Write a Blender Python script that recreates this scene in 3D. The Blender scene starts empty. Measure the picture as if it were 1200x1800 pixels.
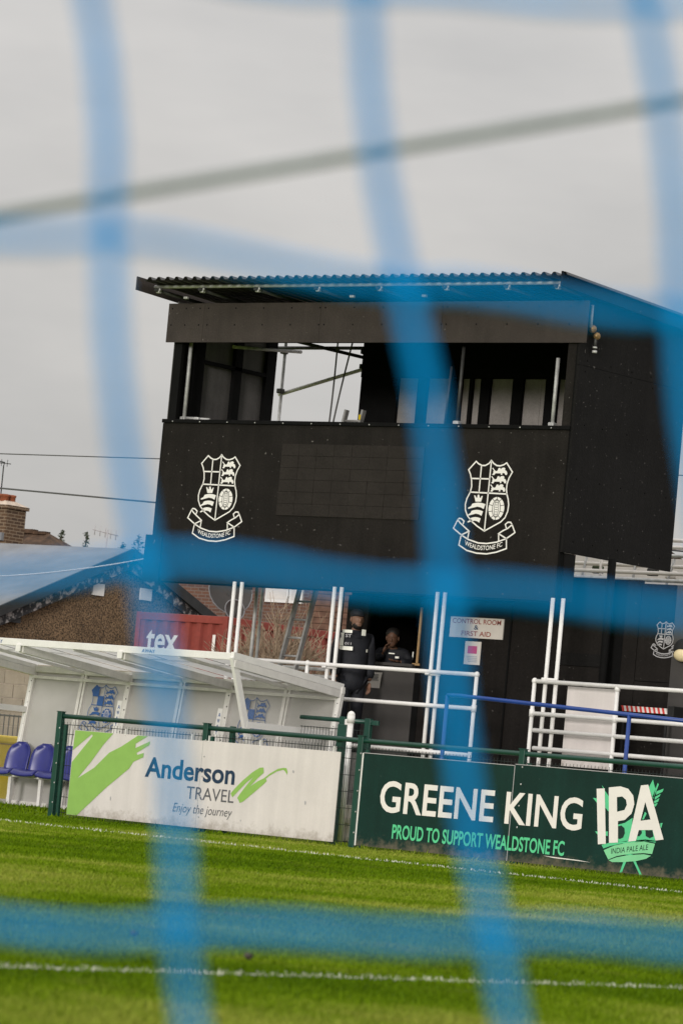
import bpy, bmesh, math, random
import numpy as np
from mathutils import Vector, Matrix, Euler

R = math.radians
random.seed(7)
rng = np.random.default_rng(7)
scn = bpy.context.scene
col = scn.collection

# ------------------------------------------------------------------ camera
# x runs along the pitch-side fence, y away from the pitch, z up (metres)
YAW, PITCH, ROLL = 38.5, 4.1, 5.3
CAM = Vector((29.196, -36.704, 0.69))
cd = bpy.data.cameras.new('camera')
cam = bpy.data.objects.new('camera', cd)
col.objects.link(cam)
cam.location = CAM
cam.rotation_euler = (Matrix.Rotation(R(YAW), 3, 'Z') @ Matrix.Rotation(R(90 + PITCH), 3, 'X') @ Matrix.Rotation(R(ROLL), 3, 'Z')).to_euler()
cd.sensor_fit = 'HORIZONTAL'
cd.sensor_width = 24.0
cd.lens = 136.0
cd.clip_start = 0.05
cd.clip_end = 2000
cd.dof.use_dof = True
cd.dof.focus_distance = 48.0
cd.dof.aperture_fstop = 6.6
scn.camera = cam

# ------------------------------------------------------------------ sky, sun, exposure
SUN_DIR = Vector((0.30, -0.93, 0.0)).normalized()
SUN_EL = 11.0
world = bpy.data.worlds.new('World')
scn.world = world
world.use_nodes = True
nt = world.node_tree
nt.nodes.clear()
def wn(t): return nt.nodes.new(t)
out = wn('ShaderNodeOutputWorld'); bg = wn('ShaderNodeBackground')
sky = wn('ShaderNodeTexSky'); sky.sky_type = 'NISHITA'; sky.sun_disc = False
sky.sun_elevation = R(SUN_EL); sky.sun_rotation = math.atan2(SUN_DIR.x, SUN_DIR.y)
sky.air_density = 1.0; sky.dust_density = 2.0
tc = wn('ShaderNodeTexCoord')
mp = wn('ShaderNodeMapping'); mp.inputs['Scale'].default_value = (1.0, 1.0, 3.2)
nz = wn('ShaderNodeTexNoise'); nz.inputs['Scale'].default_value = 4.5; nz.inputs['Detail'].default_value = 5; nz.inputs['Roughness'].default_value = 0.55
cr = wn('ShaderNodeValToRGB')
cr.color_ramp.elements[0].position = 0.30; cr.color_ramp.elements[0].color = (0.475, 0.468, 0.465, 1)
cr.color_ramp.elements[1].position = 0.70; cr.color_ramp.elements[1].color = (0.665, 0.642, 0.62, 1)
sep = wn('ShaderNodeSeparateXYZ')
mr = wn('ShaderNodeMapRange')      # overcast sky: brighter overhead than at the horizon
mr.inputs['From Min'].default_value = 0.15; mr.inputs['From Max'].default_value = 1.0
mr.inputs['To Min'].default_value = 1.0; mr.inputs['To Max'].default_value = 3.0
mul = wn('ShaderNodeVectorMath'); mul.operation = 'MULTIPLY'
sc10 = wn('ShaderNodeVectorMath'); sc10.operation = 'SCALE'; sc10.inputs['Scale'].default_value = 10.0
mix = wn('ShaderNodeMixRGB'); mix.inputs['Fac'].default_value = 0.94
nt.links.new(tc.outputs['Generated'], mp.inputs['Vector'])
nt.links.new(mp.outputs['Vector'], nz.inputs['Vector'])
nt.links.new(nz.outputs['Fac'], cr.inputs['Fac'])
nt.links.new(tc.outputs['Generated'], sep.inputs['Vector'])
nt.links.new(sep.outputs['Z'], mr.inputs['Value'])
nt.links.new(cr.outputs['Color'], mul.inputs[0])
nt.links.new(mr.outputs['Result'], mul.inputs[1])
nt.links.new(mul.outputs['Vector'], sc10.inputs[0])
nt.links.new(sky.outputs['Color'], mix.inputs['Color1'])
nt.links.new(sc10.outputs['Vector'], mix.inputs['Color2'])
nt.links.new(mix.outputs['Color'], bg.inputs['Color'])
bg.inputs['Strength'].default_value = 0.1
nt.links.new(bg.outputs['Background'], out.inputs['Surface'])

sl = bpy.data.lights.new('sun', 'SUN')
sun = bpy.data.objects.new('sun', sl)
col.objects.link(sun)
sl.energy = 1.7
sl.angle = R(10)
sl.color = (1.0, 0.95, 0.90)
dv = Vector((SUN_DIR.x * math.cos(R(SUN_EL)), SUN_DIR.y * math.cos(R(SUN_EL)), math.sin(R(SUN_EL))))
sun.rotation_euler = dv.to_track_quat('Z', 'Y').to_euler()
sun.location = (20, -30, 20)

scn.view_settings.view_transform = 'Standard'
scn.view_settings.look = 'None'
scn.view_settings.exposure = 0.0
scn.view_settings.gamma = 1.0
scn.view_settings.use_curve_mapping = False

# ------------------------------------------------------------------ materials
def mat(name, c, rough=0.6, var=0.12, scale=6.0, bump=0.0, bscale=60.0, metal=0.0, c2=None, spec=0.4, fine=0.0, speck=0.0, streak=0.0, foot=0.0):
    m = bpy.data.materials.new(name)
    m.use_nodes = True
    n = m.node_tree; bs = n.nodes['Principled BSDF']
    bs.inputs['Roughness'].default_value = rough
    bs.inputs['Metallic'].default_value = metal
    bs.inputs['Specular IOR Level'].default_value = spec
    t = n.nodes.new('ShaderNodeTexCoord')
    ns = n.nodes.new('ShaderNodeTexNoise'); ns.inputs['Scale'].default_value = scale; ns.inputs['Detail'].default_value = 6
    ns.inputs['Roughness'].default_value = 0.6
    rp = n.nodes.new('ShaderNodeValToRGB')
    a = [max(0, x * (1 - var)) for x in c]; b = [min(1, x * (1 + var)) for x in c]
    if c2: a, b = list(c), list(c2)
    rp.color_ramp.elements[0].position = 0.32; rp.color_ramp.elements[0].color = (*a, 1)
    rp.color_ramp.elements[1].position = 0.68; rp.color_ramp.elements[1].color = (*b, 1)
    n.links.new(t.outputs['Object'], ns.inputs['Vector'])
    n.links.new(ns.outputs['Fac'], rp.inputs['Fac'])
    src = rp.outputs['Color']
    if fine > 0:
        nf = n.nodes.new('ShaderNodeTexNoise'); nf.inputs['Scale'].default_value = bscale; nf.inputs['Detail'].default_value = 2
        n.links.new(t.outputs['Object'], nf.inputs['Vector'])
        mr_ = n.nodes.new('ShaderNodeMapRange'); mr_.inputs['From Min'].default_value = 0.3; mr_.inputs['From Max'].default_value = 0.7
        mr_.inputs['To Min'].default_value = 1 - fine; mr_.inputs['To Max'].default_value = 1 + fine
        n.links.new(nf.outputs['Fac'], mr_.inputs['Value'])
        mu = n.nodes.new('ShaderNodeVectorMath'); mu.operation = 'MULTIPLY'
        n.links.new(src, mu.inputs[0]); n.links.new(mr_.outputs['Result'], mu.inputs[1])
        src = mu.outputs['Vector']
    if streak > 0:      # rain streaks: noise drawn out vertically
        mpn = n.nodes.new('ShaderNodeMapping'); mpn.inputs['Scale'].default_value = (9, 9, 0.45)
        nk = n.nodes.new('ShaderNodeTexNoise'); nk.inputs['Scale'].default_value = 1.0; nk.inputs['Detail'].default_value = 5
        n.links.new(t.outputs['Object'], mpn.inputs['Vector']); n.links.new(mpn.outputs['Vector'], nk.inputs['Vector'])
        mk = n.nodes.new('ShaderNodeMapRange'); mk.inputs['From Min'].default_value = 0.35; mk.inputs['From Max'].default_value = 0.68
        mk.inputs['To Min'].default_value = 1 - streak * 0.6; mk.inputs['To Max'].default_value = 1 + streak
        n.links.new(nk.outputs['Fac'], mk.inputs['Value'])
        mu2 = n.nodes.new('ShaderNodeVectorMath'); mu2.operation = 'MULTIPLY'
        n.links.new(src, mu2.inputs[0]); n.links.new(mk.outputs['Result'], mu2.inputs[1]); src = mu2.outputs['Vector']
    if speck > 0:       # scattered pale flecks of dust and chipped paint
        nsx = n.nodes.new('ShaderNodeTexNoise'); nsx.inputs['Scale'].default_value = 22; nsx.inputs['Detail'].default_value = 1
        n.links.new(t.outputs['Object'], nsx.inputs['Vector'])
        ms = n.nodes.new('ShaderNodeMapRange'); ms.inputs['From Min'].default_value = 0.735; ms.inputs['From Max'].default_value = 0.80
        ms.inputs['To Max'].default_value = speck
        n.links.new(nsx.outputs['Fac'], ms.inputs['Value'])
        mxs = n.nodes.new('ShaderNodeMixRGB'); mxs.inputs['Color2'].default_value = (0.32, 0.30, 0.28, 1)
        n.links.new(ms.outputs['Result'], mxs.inputs['Fac']); n.links.new(src, mxs.inputs['Color1']); src = mxs.outputs['Color']
    if foot > 0:        # mud splashed up from the turf
        sz = n.nodes.new('ShaderNodeSeparateXYZ'); n.links.new(t.outputs['Object'], sz.inputs[0])
        nf2 = n.nodes.new('ShaderNodeTexNoise'); nf2.inputs['Scale'].default_value = 7; nf2.inputs['Detail'].default_value = 7; nf2.inputs['Roughness'].default_value = 0.75
        n.links.new(t.outputs['Object'], nf2.inputs['Vector'])
        hz = n.nodes.new('ShaderNodeMapRange'); hz.inputs['From Min'].default_value = 0.0; hz.inputs['From Max'].default_value = 0.26
        hz.inputs['To Min'].default_value = 0.30; hz.inputs['To Max'].default_value = -0.15
        n.links.new(sz.outputs['Z'], hz.inputs['Value'])
        ad2 = n.nodes.new('ShaderNodeMath'); ad2.operation = 'ADD'; n.links.new(nf2.outputs['Fac'], ad2.inputs[0]); n.links.new(hz.outputs['Result'], ad2.inputs[1])
        mf = n.nodes.new('ShaderNodeMapRange'); mf.inputs['From Min'].default_value = 0.60; mf.inputs['From Max'].default_value = 0.85; mf.inputs['To Max'].default_value = foot
        n.links.new(ad2.outputs[0], mf.inputs['Value'])
        mxf = n.nodes.new('ShaderNodeMixRGB'); mxf.inputs['Color2'].default_value = (0.20, 0.16, 0.11, 1)
        n.links.new(mf.outputs['Result'], mxf.inputs['Fac']); n.links.new(src, mxf.inputs['Color1']); src = mxf.outputs['Color']
    n.links.new(src, bs.inputs['Base Color'])
    if bump > 0:
        nb = n.nodes.new('ShaderNodeTexNoise'); nb.inputs['Scale'].default_value = bscale; nb.inputs['Detail'].default_value = 4
        bp = n.nodes.new('ShaderNodeBump'); bp.inputs['Strength'].default_value = bump; bp.inputs['Distance'].default_value = 0.01
        n.links.new(t.outputs['Object'], nb.inputs['Vector'])
        n.links.new(nb.outputs['Fac'], bp.inputs['Height'])
        n.links.new(bp.outputs['Normal'], bs.inputs['Normal'])
    return m

def brick_mat(name, c1, c2, mortar, bw=0.225, bh=0.075):
    m = bpy.data.materials.new(name); m.use_nodes = True
    n = m.node_tree; bs = n.nodes['Principled BSDF']; bs.inputs['Roughness'].default_value = 0.85
    t = n.nodes.new('ShaderNodeTexCoord'); s = n.nodes.new('ShaderNodeSeparateXYZ'); cb = n.nodes.new('ShaderNodeCombineXYZ')
    ad = n.nodes.new('ShaderNodeMath'); ad.operation = 'ADD'
    n.links.new(t.outputs['Object'], s.inputs[0]); n.links.new(s.outputs['X'], ad.inputs[0]); n.links.new(s.outputs['Y'], ad.inputs[1])
    n.links.new(ad.outputs[0], cb.inputs['X']); n.links.new(s.outputs['Z'], cb.inputs['Y'])
    br = n.nodes.new('ShaderNodeTexBrick')
    br.inputs['Color1'].default_value = (*c1, 1); br.inputs['Color2'].default_value = (*c2, 1); br.inputs['Mortar'].default_value = (*mortar, 1)
    br.inputs['Scale'].default_value = 1.0; br.inputs['Brick Width'].default_value = bw; br.inputs['Row Height'].default_value = bh
    br.inputs['Mortar Size'].default_value = 0.010; br.inputs['Bias'].default_value = -0.2
    n.links.new(cb.outputs[0], br.inputs['Vector']); n.links.new(br.outputs['Color'], bs.inputs['Base Color'])
    bp = n.nodes.new('ShaderNodeBump'); bp.inputs['Strength'].default_value = 0.6; bp.inputs['Distance'].default_value = 0.01; bp.invert = True
    n.links.new(br.outputs['Fac'], bp.inputs['Height']); n.links.new(bp.outputs['Normal'], bs.inputs['Normal'])
    return m

def sheet_mat(name, c, transp=0.0, transl=0.0, rough=0.3, var=0.08):
    """plastic sheet: diffuse + translucent + see-through + gloss"""
    m = bpy.data.materials.new(name); m.use_nodes = True
    n = m.node_tree; n.nodes.clear()
    o = n.nodes.new('ShaderNodeOutputMaterial')
    t = n.nodes.new('ShaderNodeTexCoord'); ns = n.nodes.new('ShaderNodeTexNoise'); ns.inputs['Scale'].default_value = 2.2; ns.inputs['Detail'].default_value = 5
    rp = n.nodes.new('ShaderNodeValToRGB')
    rp.color_ramp.elements[0].position = 0.3; rp.color_ramp.elements[0].color = (*[x * (1 - var) for x in c], 1)
    rp.color_ramp.elements[1].position = 0.7; rp.color_ramp.elements[1].color = (*[min(1, x * (1 + var)) for x in c], 1)
    n.links.new(t.outputs['Object'], ns.inputs['Vector']); n.links.new(ns.outputs['Fac'], rp.inputs['Fac'])
    d = n.nodes.new('ShaderNodeBsdfDiffuse'); tl = n.nodes.new('ShaderNodeBsdfTranslucent'); tp = n.nodes.new('ShaderNodeBsdfTransparent')
    g = n.nodes.new('ShaderNodeBsdfGlossy'); g.inputs['Roughness'].default_value = rough
    n.links.new(rp.outputs['Color'], d.inputs['Color']); n.links.new(rp.outputs['Color'], tl.inputs['Color'])
    m1 = n.nodes.new('ShaderNodeMixShader'); m1.inputs[0].default_value = transl
    m2 = n.nodes.new('ShaderNodeMixShader'); m2.inputs[0].default_value = transp
    m3 = n.nodes.new('ShaderNodeMixShader'); m3.inputs[0].default_value = 0.06
    n.links.new(d.outputs[0], m1.inputs[1]); n.links.new(tl.outputs[0], m1.inputs[2])
    n.links.new(m1.outputs[0], m2.inputs[1]); n.links.new(tp.outputs[0], m2.inputs[2])
    n.links.new(m2.outputs[0], m3.inputs[1]); n.links.new(g.outputs[0], m3.inputs[2])
    n.links.new(m3.outputs[0], o.inputs['Surface'])
    return m

M = {}
M['black_ply'] = mat('black_ply', (0.0140, 0.0122, 0.0108), 0.6, 0.22, 1.6, 0.25, 40, fine=0.18, spec=0.08, speck=0.4, streak=0.14)
M['flank_ply'] = mat('flank_ply', (0.0105, 0.0100, 0.0098), 0.65, 0.2, 1.2, 0.25, 40, fine=0.18, spec=0.08, speck=0.3, streak=0.10)
M['fascia_ply'] = mat('fascia_ply', (0.047, 0.0385, 0.0345), 0.55, 0.14, 2.5, 0.2, 50, fine=0.15, spec=0.15, speck=0.3, streak=0.08)
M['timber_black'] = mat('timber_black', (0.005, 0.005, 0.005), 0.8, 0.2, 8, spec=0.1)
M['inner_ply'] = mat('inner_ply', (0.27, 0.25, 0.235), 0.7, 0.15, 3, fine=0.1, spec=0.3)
M['left_ply'] = mat('left_ply', (0.105, 0.100, 0.097), 0.7, 0.15, 3, fine=0.1, spec=0.2, streak=0.15)
M['wall_black'] = mat('wall_black', (0.0125, 0.0108, 0.0098), 0.65, 0.25, 1.5, 0.2, 30, fine=0.15, spec=0.08, speck=0.2, streak=0.15)
M['wall_grey'] = mat('wall_grey', (0.050, 0.046, 0.043), 0.7, 0.2, 2)
M['tile_patch'] = mat('tile_patch', (0.024, 0.0205, 0.018), 0.6, 0.15, 3, fine=0.2, bscale=50, spec=0.1)
M['roof_metal'] = mat('roof_metal', (0.030, 0.028, 0.028), 0.5, 0.2, 3, spec=0.4)
M['galv'] = mat('galvanised', (0.44, 0.44, 0.43), 0.45, 0.25, 10, metal=0.15)
M['dark_tube'] = mat('dark_tube', (0.05, 0.05, 0.048), 0.5, 0.25, 12, metal=0.4)
M['brass'] = mat('rusty_coupler', (0.30, 0.19, 0.08), 0.5, 0.4, 30, metal=0.5)
M['white'] = mat('white_paint', (0.78, 0.765, 0.74), 0.4, 0.05, 5, fine=0.04)
M['crest_white'] = mat('crest_white', (0.80, 0.78, 0.74), 0.6, 0.03)
M['crest_black'] = mat('crest_black', (0.03, 0.028, 0.026), 0.6, 0.1)
M['crest_blue'] = mat('crest_blue', (0.03, 0.10, 0.30), 0.5, 0.1)
M['crest_grey'] = mat('crest_grey', (0.40, 0.39, 0.40), 0.6, 0.1)
M['green_paint'] = mat('green_paint', (0.007, 0.052, 0.036), 0.35, 0.15, 6, spec=0.5)
M['wire'] = mat('dark_wire', (0.012, 0.02, 0.018), 0.5, 0.2)
M['blue_paint'] = mat('blue_paint', (0.012, 0.05, 0.24), 0.35, 0.12, 6, spec=0.5)
M['board_white'] = mat('board_white', (0.65, 0.605, 0.585), 0.5, 0.05, 1.8, fine=0.02, streak=0.05, foot=0.5)
M['board_green'] = mat('board_green', (0.0038, 0.027, 0.0215), 0.35, 0.18, 1.5, fine=0.10, spec=0.3, streak=0.12, foot=0.6, speck=0.1)
M['print_green'] = mat('print_green', (0.26, 0.46, 0.10), 0.5, 0.05)
M['print_navy'] = mat('print_navy', (0.012, 0.035, 0.075), 0.5, 0.05)
M['print_grey'] = mat('print_grey', (0.10, 0.10, 0.11), 0.5, 0.05)
M['print_mint'] = mat('print_mint', (0.10, 0.58, 0.28), 0.5, 0.06)
M['print_mint2'] = mat('print_mint_light', (0.22, 0.62, 0.32), 0.5, 0.06)
M['print_white'] = mat('print_white', (0.80, 0.76, 0.72), 0.5, 0.03)
M['print_dark'] = mat('print_dark', (0.0038, 0.027, 0.0215), 0.5, 0.05)
M['print_red'] = mat('print_red', (0.30, 0.07, 0.05), 0.6, 0.1)
M['print_pink'] = mat('print_pink', (0.50, 0.05, 0.16), 0.6, 0.1)
M['paper'] = mat('paper', (0.66, 0.61, 0.56), 0.7, 0.05, 5)
M['dug_frame'] = mat('dugout_frame', (0.70, 0.68, 0.65), 0.4, 0.08, 4, fine=0.05, streak=0.06)
M['dug_panel'] = sheet_mat('dugout_back_sheet', (0.55, 0.535, 0.51), 0.0, 0.3, 0.3)
M['dug_roof'] = sheet_mat('dugout_roof_sheet', (0.80, 0.785, 0.755), 0.0, 0.65, 0.35)
M['clear'] = sheet_mat('clear_sheet', (0.6, 0.58, 0.55), 0.86, 0.2, 0.12)
M['seat_blue'] = mat('seat_plastic', (0.03, 0.035, 0.22), 0.35, 0.15, 3, spec=0.5)
M['yellow'] = mat('yellow_plastic', (0.85, 0.62, 0.02), 0.45, 0.08, 3)
M['black_rubber'] = mat('black_rubber', (0.012, 0.012, 0.012), 0.7, 0.2)
M['net'] = mat('net_cord', (0.001, 0.27, 0.66), 0.7, 0.15, 30, spec=0.05)
M['rope'] = mat('grey_rope', (0.20, 0.23, 0.22), 0.8, 0.15, 60)
M['dark_rope'] = mat('dark_rope', (0.12, 0.115, 0.11), 0.9, 0.3, 80)
M['concrete'] = mat('concrete', (0.26, 0.25, 0.235), 0.85, 0.2, 2, 0.3, 30, fine=0.12)
M['soil'] = mat('soil', (0.09, 0.065, 0.04), 0.95, 0.35, 3, 0.5, 20)
M['pebble'] = mat('pebbledash', (0.150, 0.098, 0.055), 0.9, 0.25, 2.0, 0.9, 32, fine=0.98, speck=0.8)
M['felt'] = mat('roof_felt', (0.20, 0.205, 0.215), 0.85, 0.18, 1.5, fine=0.06)
M['felt_dark'] = mat('dark_verge', (0.028, 0.03, 0.032), 0.7, 0.2)
M['peel'] = mat('peeling_board', (0.02, 0.02, 0.022), 0.8, 0.2, 7, c2=(0.30, 0.28, 0.275))
for _e, _p in zip(M['peel'].node_tree.nodes['Color Ramp'].color_ramp.elements, (0.50, 0.60)): _e.position = _p
M['brick'] = brick_mat('chimney_brick', (0.105, 0.058, 0.030), (0.05, 0.027, 0.016), (0.24, 0.175, 0.115))
M['red_brick'] = brick_mat('house_brick', (0.14, 0.065, 0.04), (0.09, 0.042, 0.03), (0.17, 0.13, 0.11))
M['pot'] = mat('clay_pot', (0.26, 0.075, 0.03), 0.8, 0.25, 6)
M['mortar'] = mat('mortar_cap', (0.52, 0.43, 0.35), 0.9, 0.2, 6)
M['tiles'] = mat('roof_tiles', (0.065, 0.038, 0.022), 0.9, 0.5, 5, 0.4, 9, fine=0.35)
M['tile_hung'] = mat('tile_hung', (0.14, 0.075, 0.05), 0.9, 0.35, 5)
M['container'] = mat('container_red', (0.25, 0.045, 0.032), 0.6, 0.16, 2, fine=0.08, bscale=14)
M['stone'] = mat('stone_block', (0.30, 0.245, 0.19), 0.9, 0.2, 3, 0.3, 25)
M['branch'] = mat('bare_branch', (0.30, 0.225, 0.155), 0.9, 0.45, 4)
M['leaf'] = mat('conifer', (0.045, 0.06, 0.03), 0.9, 0.35, 6)
M['bark'] = mat('bark', (0.10, 0.075, 0.055), 0.9, 0.3, 6)
M['cable'] = mat('cable', (0.09, 0.09, 0.09), 0.8, 0.1)
M['glass_dark'] = mat('window_glass', (0.05, 0.06, 0.07), 0.1, 0.2, 2, spec=0.6)
M['skin'] = mat('skin', (0.22, 0.12, 0.08), 0.55, 0.08, 12)
M['skin_dark'] = mat('skin_brown', (0.12, 0.058, 0.035), 0.55, 0.08, 12)
M['hair'] = mat('dark_hair', (0.010, 0.008, 0.007), 0.6, 0.2, 30)
M['jacket'] = mat('black_jacket', (0.011, 0.012, 0.017), 0.75, 0.25, 9, 0.4, 14)
M['reflective'] = mat('reflective_tape', (0.80, 0.80, 0.72), 0.3, 0.05)
M['timber'] = mat('pale_timber', (0.38, 0.24, 0.11), 0.7, 0.2, 8)
M['alu'] = mat('aluminium', (0.36, 0.355, 0.345), 0.45, 0.2, 8, metal=0.2)
M['red_tape'] = mat('red_tape', (0.62, 0.05, 0.04), 0.5, 0.06)
M['far_white'] = mat('far_white', (0.72, 0.68, 0.64), 0.5, 0.08, 3)
M['far_red'] = mat('far_red', (0.40, 0.10, 0.06), 0.6, 0.1)
M['cream'] = mat('cream_lens', (0.72, 0.60, 0.36), 0.3, 0.06)

# ------------------------------------------------------------------ mesh helpers
class MB:
    def __init__(s): s.v = []; s.f = []; s.smooth = []
    def add(s, vs, fs, sm=False):
        o = len(s.v); s.v += [tuple(p) for p in vs]
        s.f += [tuple(i + o for i in f) for f in fs]; s.smooth += [sm] * len(fs); return s
    def box(s, x0, x1, y0, y1, z0, z1):
        vs = [(x, y, z) for z in (z0, z1) for y in (y0, y1) for x in (x0, x1)]
        return s.add(vs, [(0, 2, 3, 1), (4, 5, 7, 6), (0, 1, 5, 4), (2, 6, 7, 3), (0, 4, 6, 2), (1, 3, 7, 5)])
    def beam(s, a, b, w, h, up=(0, 0, 1)):
        """rectangular bar from a to b, w across, h along 'up'"""
        a = Vector(a); b = Vector(b); d = (b - a).normalized(); up = Vector(up)
        sx = d.cross(up).normalized(); uz = sx.cross(d).normalized()
        vs = [p + sx * (i * w / 2) + uz * (j * h / 2) for p in (a, b) for j in (-1, 1) for i in (-1, 1)]
        return s.add(vs, [(0, 1, 3, 2), (4, 6, 7, 5), (0, 4, 5, 1), (2, 3, 7, 6), (0, 2, 6, 4), (1, 5, 7, 3)])
    def tube(s, pts, r, n=10, r1=None, cap=True):
        pts = [Vector(p) for p in pts]; N = len(pts); o = len(s.v)
        pu = None
        for i, p in enumerate(pts):
            d = (pts[min(i + 1, N - 1)] - pts[max(i - 1, 0)]).normalized()
            if pu is None:
                ref = Vector((0, 0, 1)) if abs(d.z) < 0.9 else Vector((1, 0, 0))
                u = d.cross(ref).normalized()
            else: u = (pu - d * pu.dot(d)).normalized()
            pu = u; w = d.cross(u)
            rr = r if r1 is None else r + (r1 - r) * i / (N - 1)
            for k in range(n):
                a = 2 * math.pi * k / n
                s.v.append(tuple(p + u * (rr * math.cos(a)) + w * (rr * math.sin(a))))
        for i in range(N - 1):
            for k in range(n):
                k2 = (k + 1) % n
                s.f.append((o + i * n + k, o + i * n + k2, o + (i + 1) * n + k2, o + (i + 1) * n + k)); s.smooth.append(True)
        if cap:
            s.f.append(tuple(o + k for k in range(n))[::-1]); s.smooth.append(False)
            s.f.append(tuple(o + (N - 1) * n + k for k in range(n))); s.smooth.append(False)
        return s
    def lathe(s, c, prof, n=14):
        """profile of (radius, z) turned about a vertical axis at c"""
        o = len(s.v)
        for r, z in prof:
            for k in range(n):
                a = 2 * math.pi * k / n; s.v.append((c[0] + r * math.cos(a), c[1] + r * math.sin(a), c[2] + z))
        for i in range(len(prof) - 1):
            for k in range(n):
                k2 = (k + 1) % n
                s.f.append((o + i * n + k, o + i * n + k2, o + (i + 1) * n + k2, o + (i + 1) * n + k)); s.smooth.append(True)
        return s
    def xprism(s, prof, x0, x1):
        """closed (y,z) profile extruded along x"""
        n = len(prof); vs = [(x, y, z) for x in (x0, x1) for y, z in prof]
        fs = [tuple(range(n))[::-1], tuple(range(n, 2 * n))] + [(i, (i + 1) % n, n + (i + 1) % n, n + i) for i in range(n)]
        return s.add(vs, fs)
    def ell(s, c, rx, ry, rz, n=12, m=8, rot=None):
        o = len(s.v); c = Vector(c)
        for i in range(m + 1):
            t = math.pi * i / m
            for k in range(n):
                a = 2 * math.pi * k / n
                p = Vector((rx * math.sin(t) * math.cos(a), ry * math.sin(t) * math.sin(a), rz * math.cos(t)))
                if rot is not None: p = rot @ p
                s.v.append(tuple(c + p))
        for i in range(m):
            for k in range(n):
                k2 = (k + 1) % n
                s.f.append((o + i * n + k, o + (i + 1) * n + k, o + (i + 1) * n + k2, o + i * n + k2)); s.smooth.append(True)
        return s
    # flat print on a plane facing -y: lists of (x, z)
    def poly(s, pts, y, ox=0, oz=0, k=1.0):
        vs = [(ox + p[0] * k, y, oz + p[1] * k) for p in pts]
        a = sum(pts[i - 1][0] * pts[i][1] - pts[i][0] * pts[i - 1][1] for i in range(len(pts)))
        ids = tuple(range(len(pts)))
        return s.add(vs, [ids if a > 0 else ids[::-1]])
    def stroke(s, pts, w, y, ox=0, oz=0, k=1.0, closed=False):
        P = [Vector((p[0] * k, p[1] * k)) for p in pts]; n = len(P); L = []; Rr = []
        for i in range(n):
            if closed: a, b = P[i - 1], P[(i + 1) % n]
            else: a, b = P[max(0, i - 1)], P[min(n - 1, i + 1)]
            d1 = (P[i] - a); d2 = (b - P[i])
            if d1.length < 1e-9: d1 = d2
            if d2.length < 1e-9: d2 = d1
            n1 = Vector((-d1.y, d1.x)).normalized(); n2 = Vector((-d2.y, d2.x)).normalized()
            nn = (n1 + n2)
            nn = nn.normalized() if nn.length > 1e-6 else n1
            m = nn * (w / 2 / max(0.45, nn.dot(n1)))
            L.append(P[i] + m); Rr.append(P[i] - m)
        vs = [(ox + p.x, y, oz + p.y) for p in L + Rr]
        fs = []
        for i in range(n if closed else n - 1):
            j = (i + 1) % n; fs.append((n + i, n + j, j, i))
        return s.add(vs, fs)

class Thing:
    """an Empty at the thing's base; parts are given in world metres"""
    def __init__(s, name, loc, label, cat, group=None):
        s.o = bpy.data.objects.new(name, None); col.objects.link(s.o)
        s.loc = Vector(loc); s.o.location = s.loc; s.o.empty_display_size = 0.2
        s.o['label'] = label; s.o['category'] = cat
        if group: s.o['group'] = group
    def part(s, name, mb, m, parent=None, kind=None, label=None, bevel=0):
        o = mesh_obj(name, mb, m, s.loc)
        o.parent = parent if parent is not None else s.o
        if kind: o['kind'] = kind
        if label: o['label'] = label
        if bevel: add_bevel(o, bevel)
        return o

def add_bevel(o, w):
    b = o.modifiers.new('bevel', 'BEVEL'); b.width = w; b.segments = 2; b.limit_method = 'ANGLE'

def mesh_obj(name, mb, m, origin=(0, 0, 0)):
    me = bpy.data.meshes.new(name)
    ox, oy, oz = origin
    me.from_pydata([(a - ox, b - oy, c - oz) for a, b, c in mb.v], [], mb.f)
    me.polygons.foreach_set('use_smooth', mb.smooth)
    me.materials.append(M[m] if isinstance(m, str) else m)
    me.update()
    o = bpy.data.objects.new(name, me); col.objects.link(o)
    return o

def single(name, mb, m, loc, label, cat, group=None, bevel=0):
    o = mesh_obj(name, mb, m, loc); o.location = loc
    o['label'] = label; o['category'] = cat
    if group: o['group'] = group
    if bevel: add_bevel(o, bevel)
    return o

def structure(name, mb, m):
    o = mesh_obj(name, mb, m); o['kind'] = 'structure'; return o

def text_mb(s, x0, x1, z0, z1, y, bold=0.0, shear=0.0, arc=0.0, slope=0.0):
    """lettering fitted into the box x0..x1, z0..z1 on a plane facing -y"""
    cu = bpy.data.curves.new('t', 'FONT'); cu.body = s; cu.size = 1.0; cu.offset = bold; cu.shear = shear; cu.resolution_u = 4
    ob = bpy.data.objects.new('t', cu); col.objects.link(ob)
    dg = bpy.context.evaluated_depsgraph_get()
    me = bpy.data.meshes.new_from_object(ob.evaluated_get(dg))
    vs = np.empty(len(me.vertices) * 3); me.vertices.foreach_get('co', vs); vs = vs.reshape(-1, 3)
    fs = [tuple(p.vertices) for p in me.polygons]
    mn = vs.min(0); mx = vs.max(0)
    u = (vs[:, 0] - mn[0]) / (mx[0] - mn[0]); w = (vs[:, 1] - mn[1]) / (mx[1] - mn[1])
    X = x0 + u * (x1 - x0); Z = z0 + w * (z1 - z0) + arc * ((2 * u - 1) ** 2) + slope * u
    mb = MB(); mb.add([(a, y, b) for a, b in zip(X, Z)], fs)
    bpy.data.objects.remove(ob); bpy.data.curves.remove(cu); bpy.data.meshes.remove(me)
    return mb

def clone(o, name=None, parent=None):
    c = o.copy(); col.objects.link(c)
    if parent is not None: c.parent = parent
    return c

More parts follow.
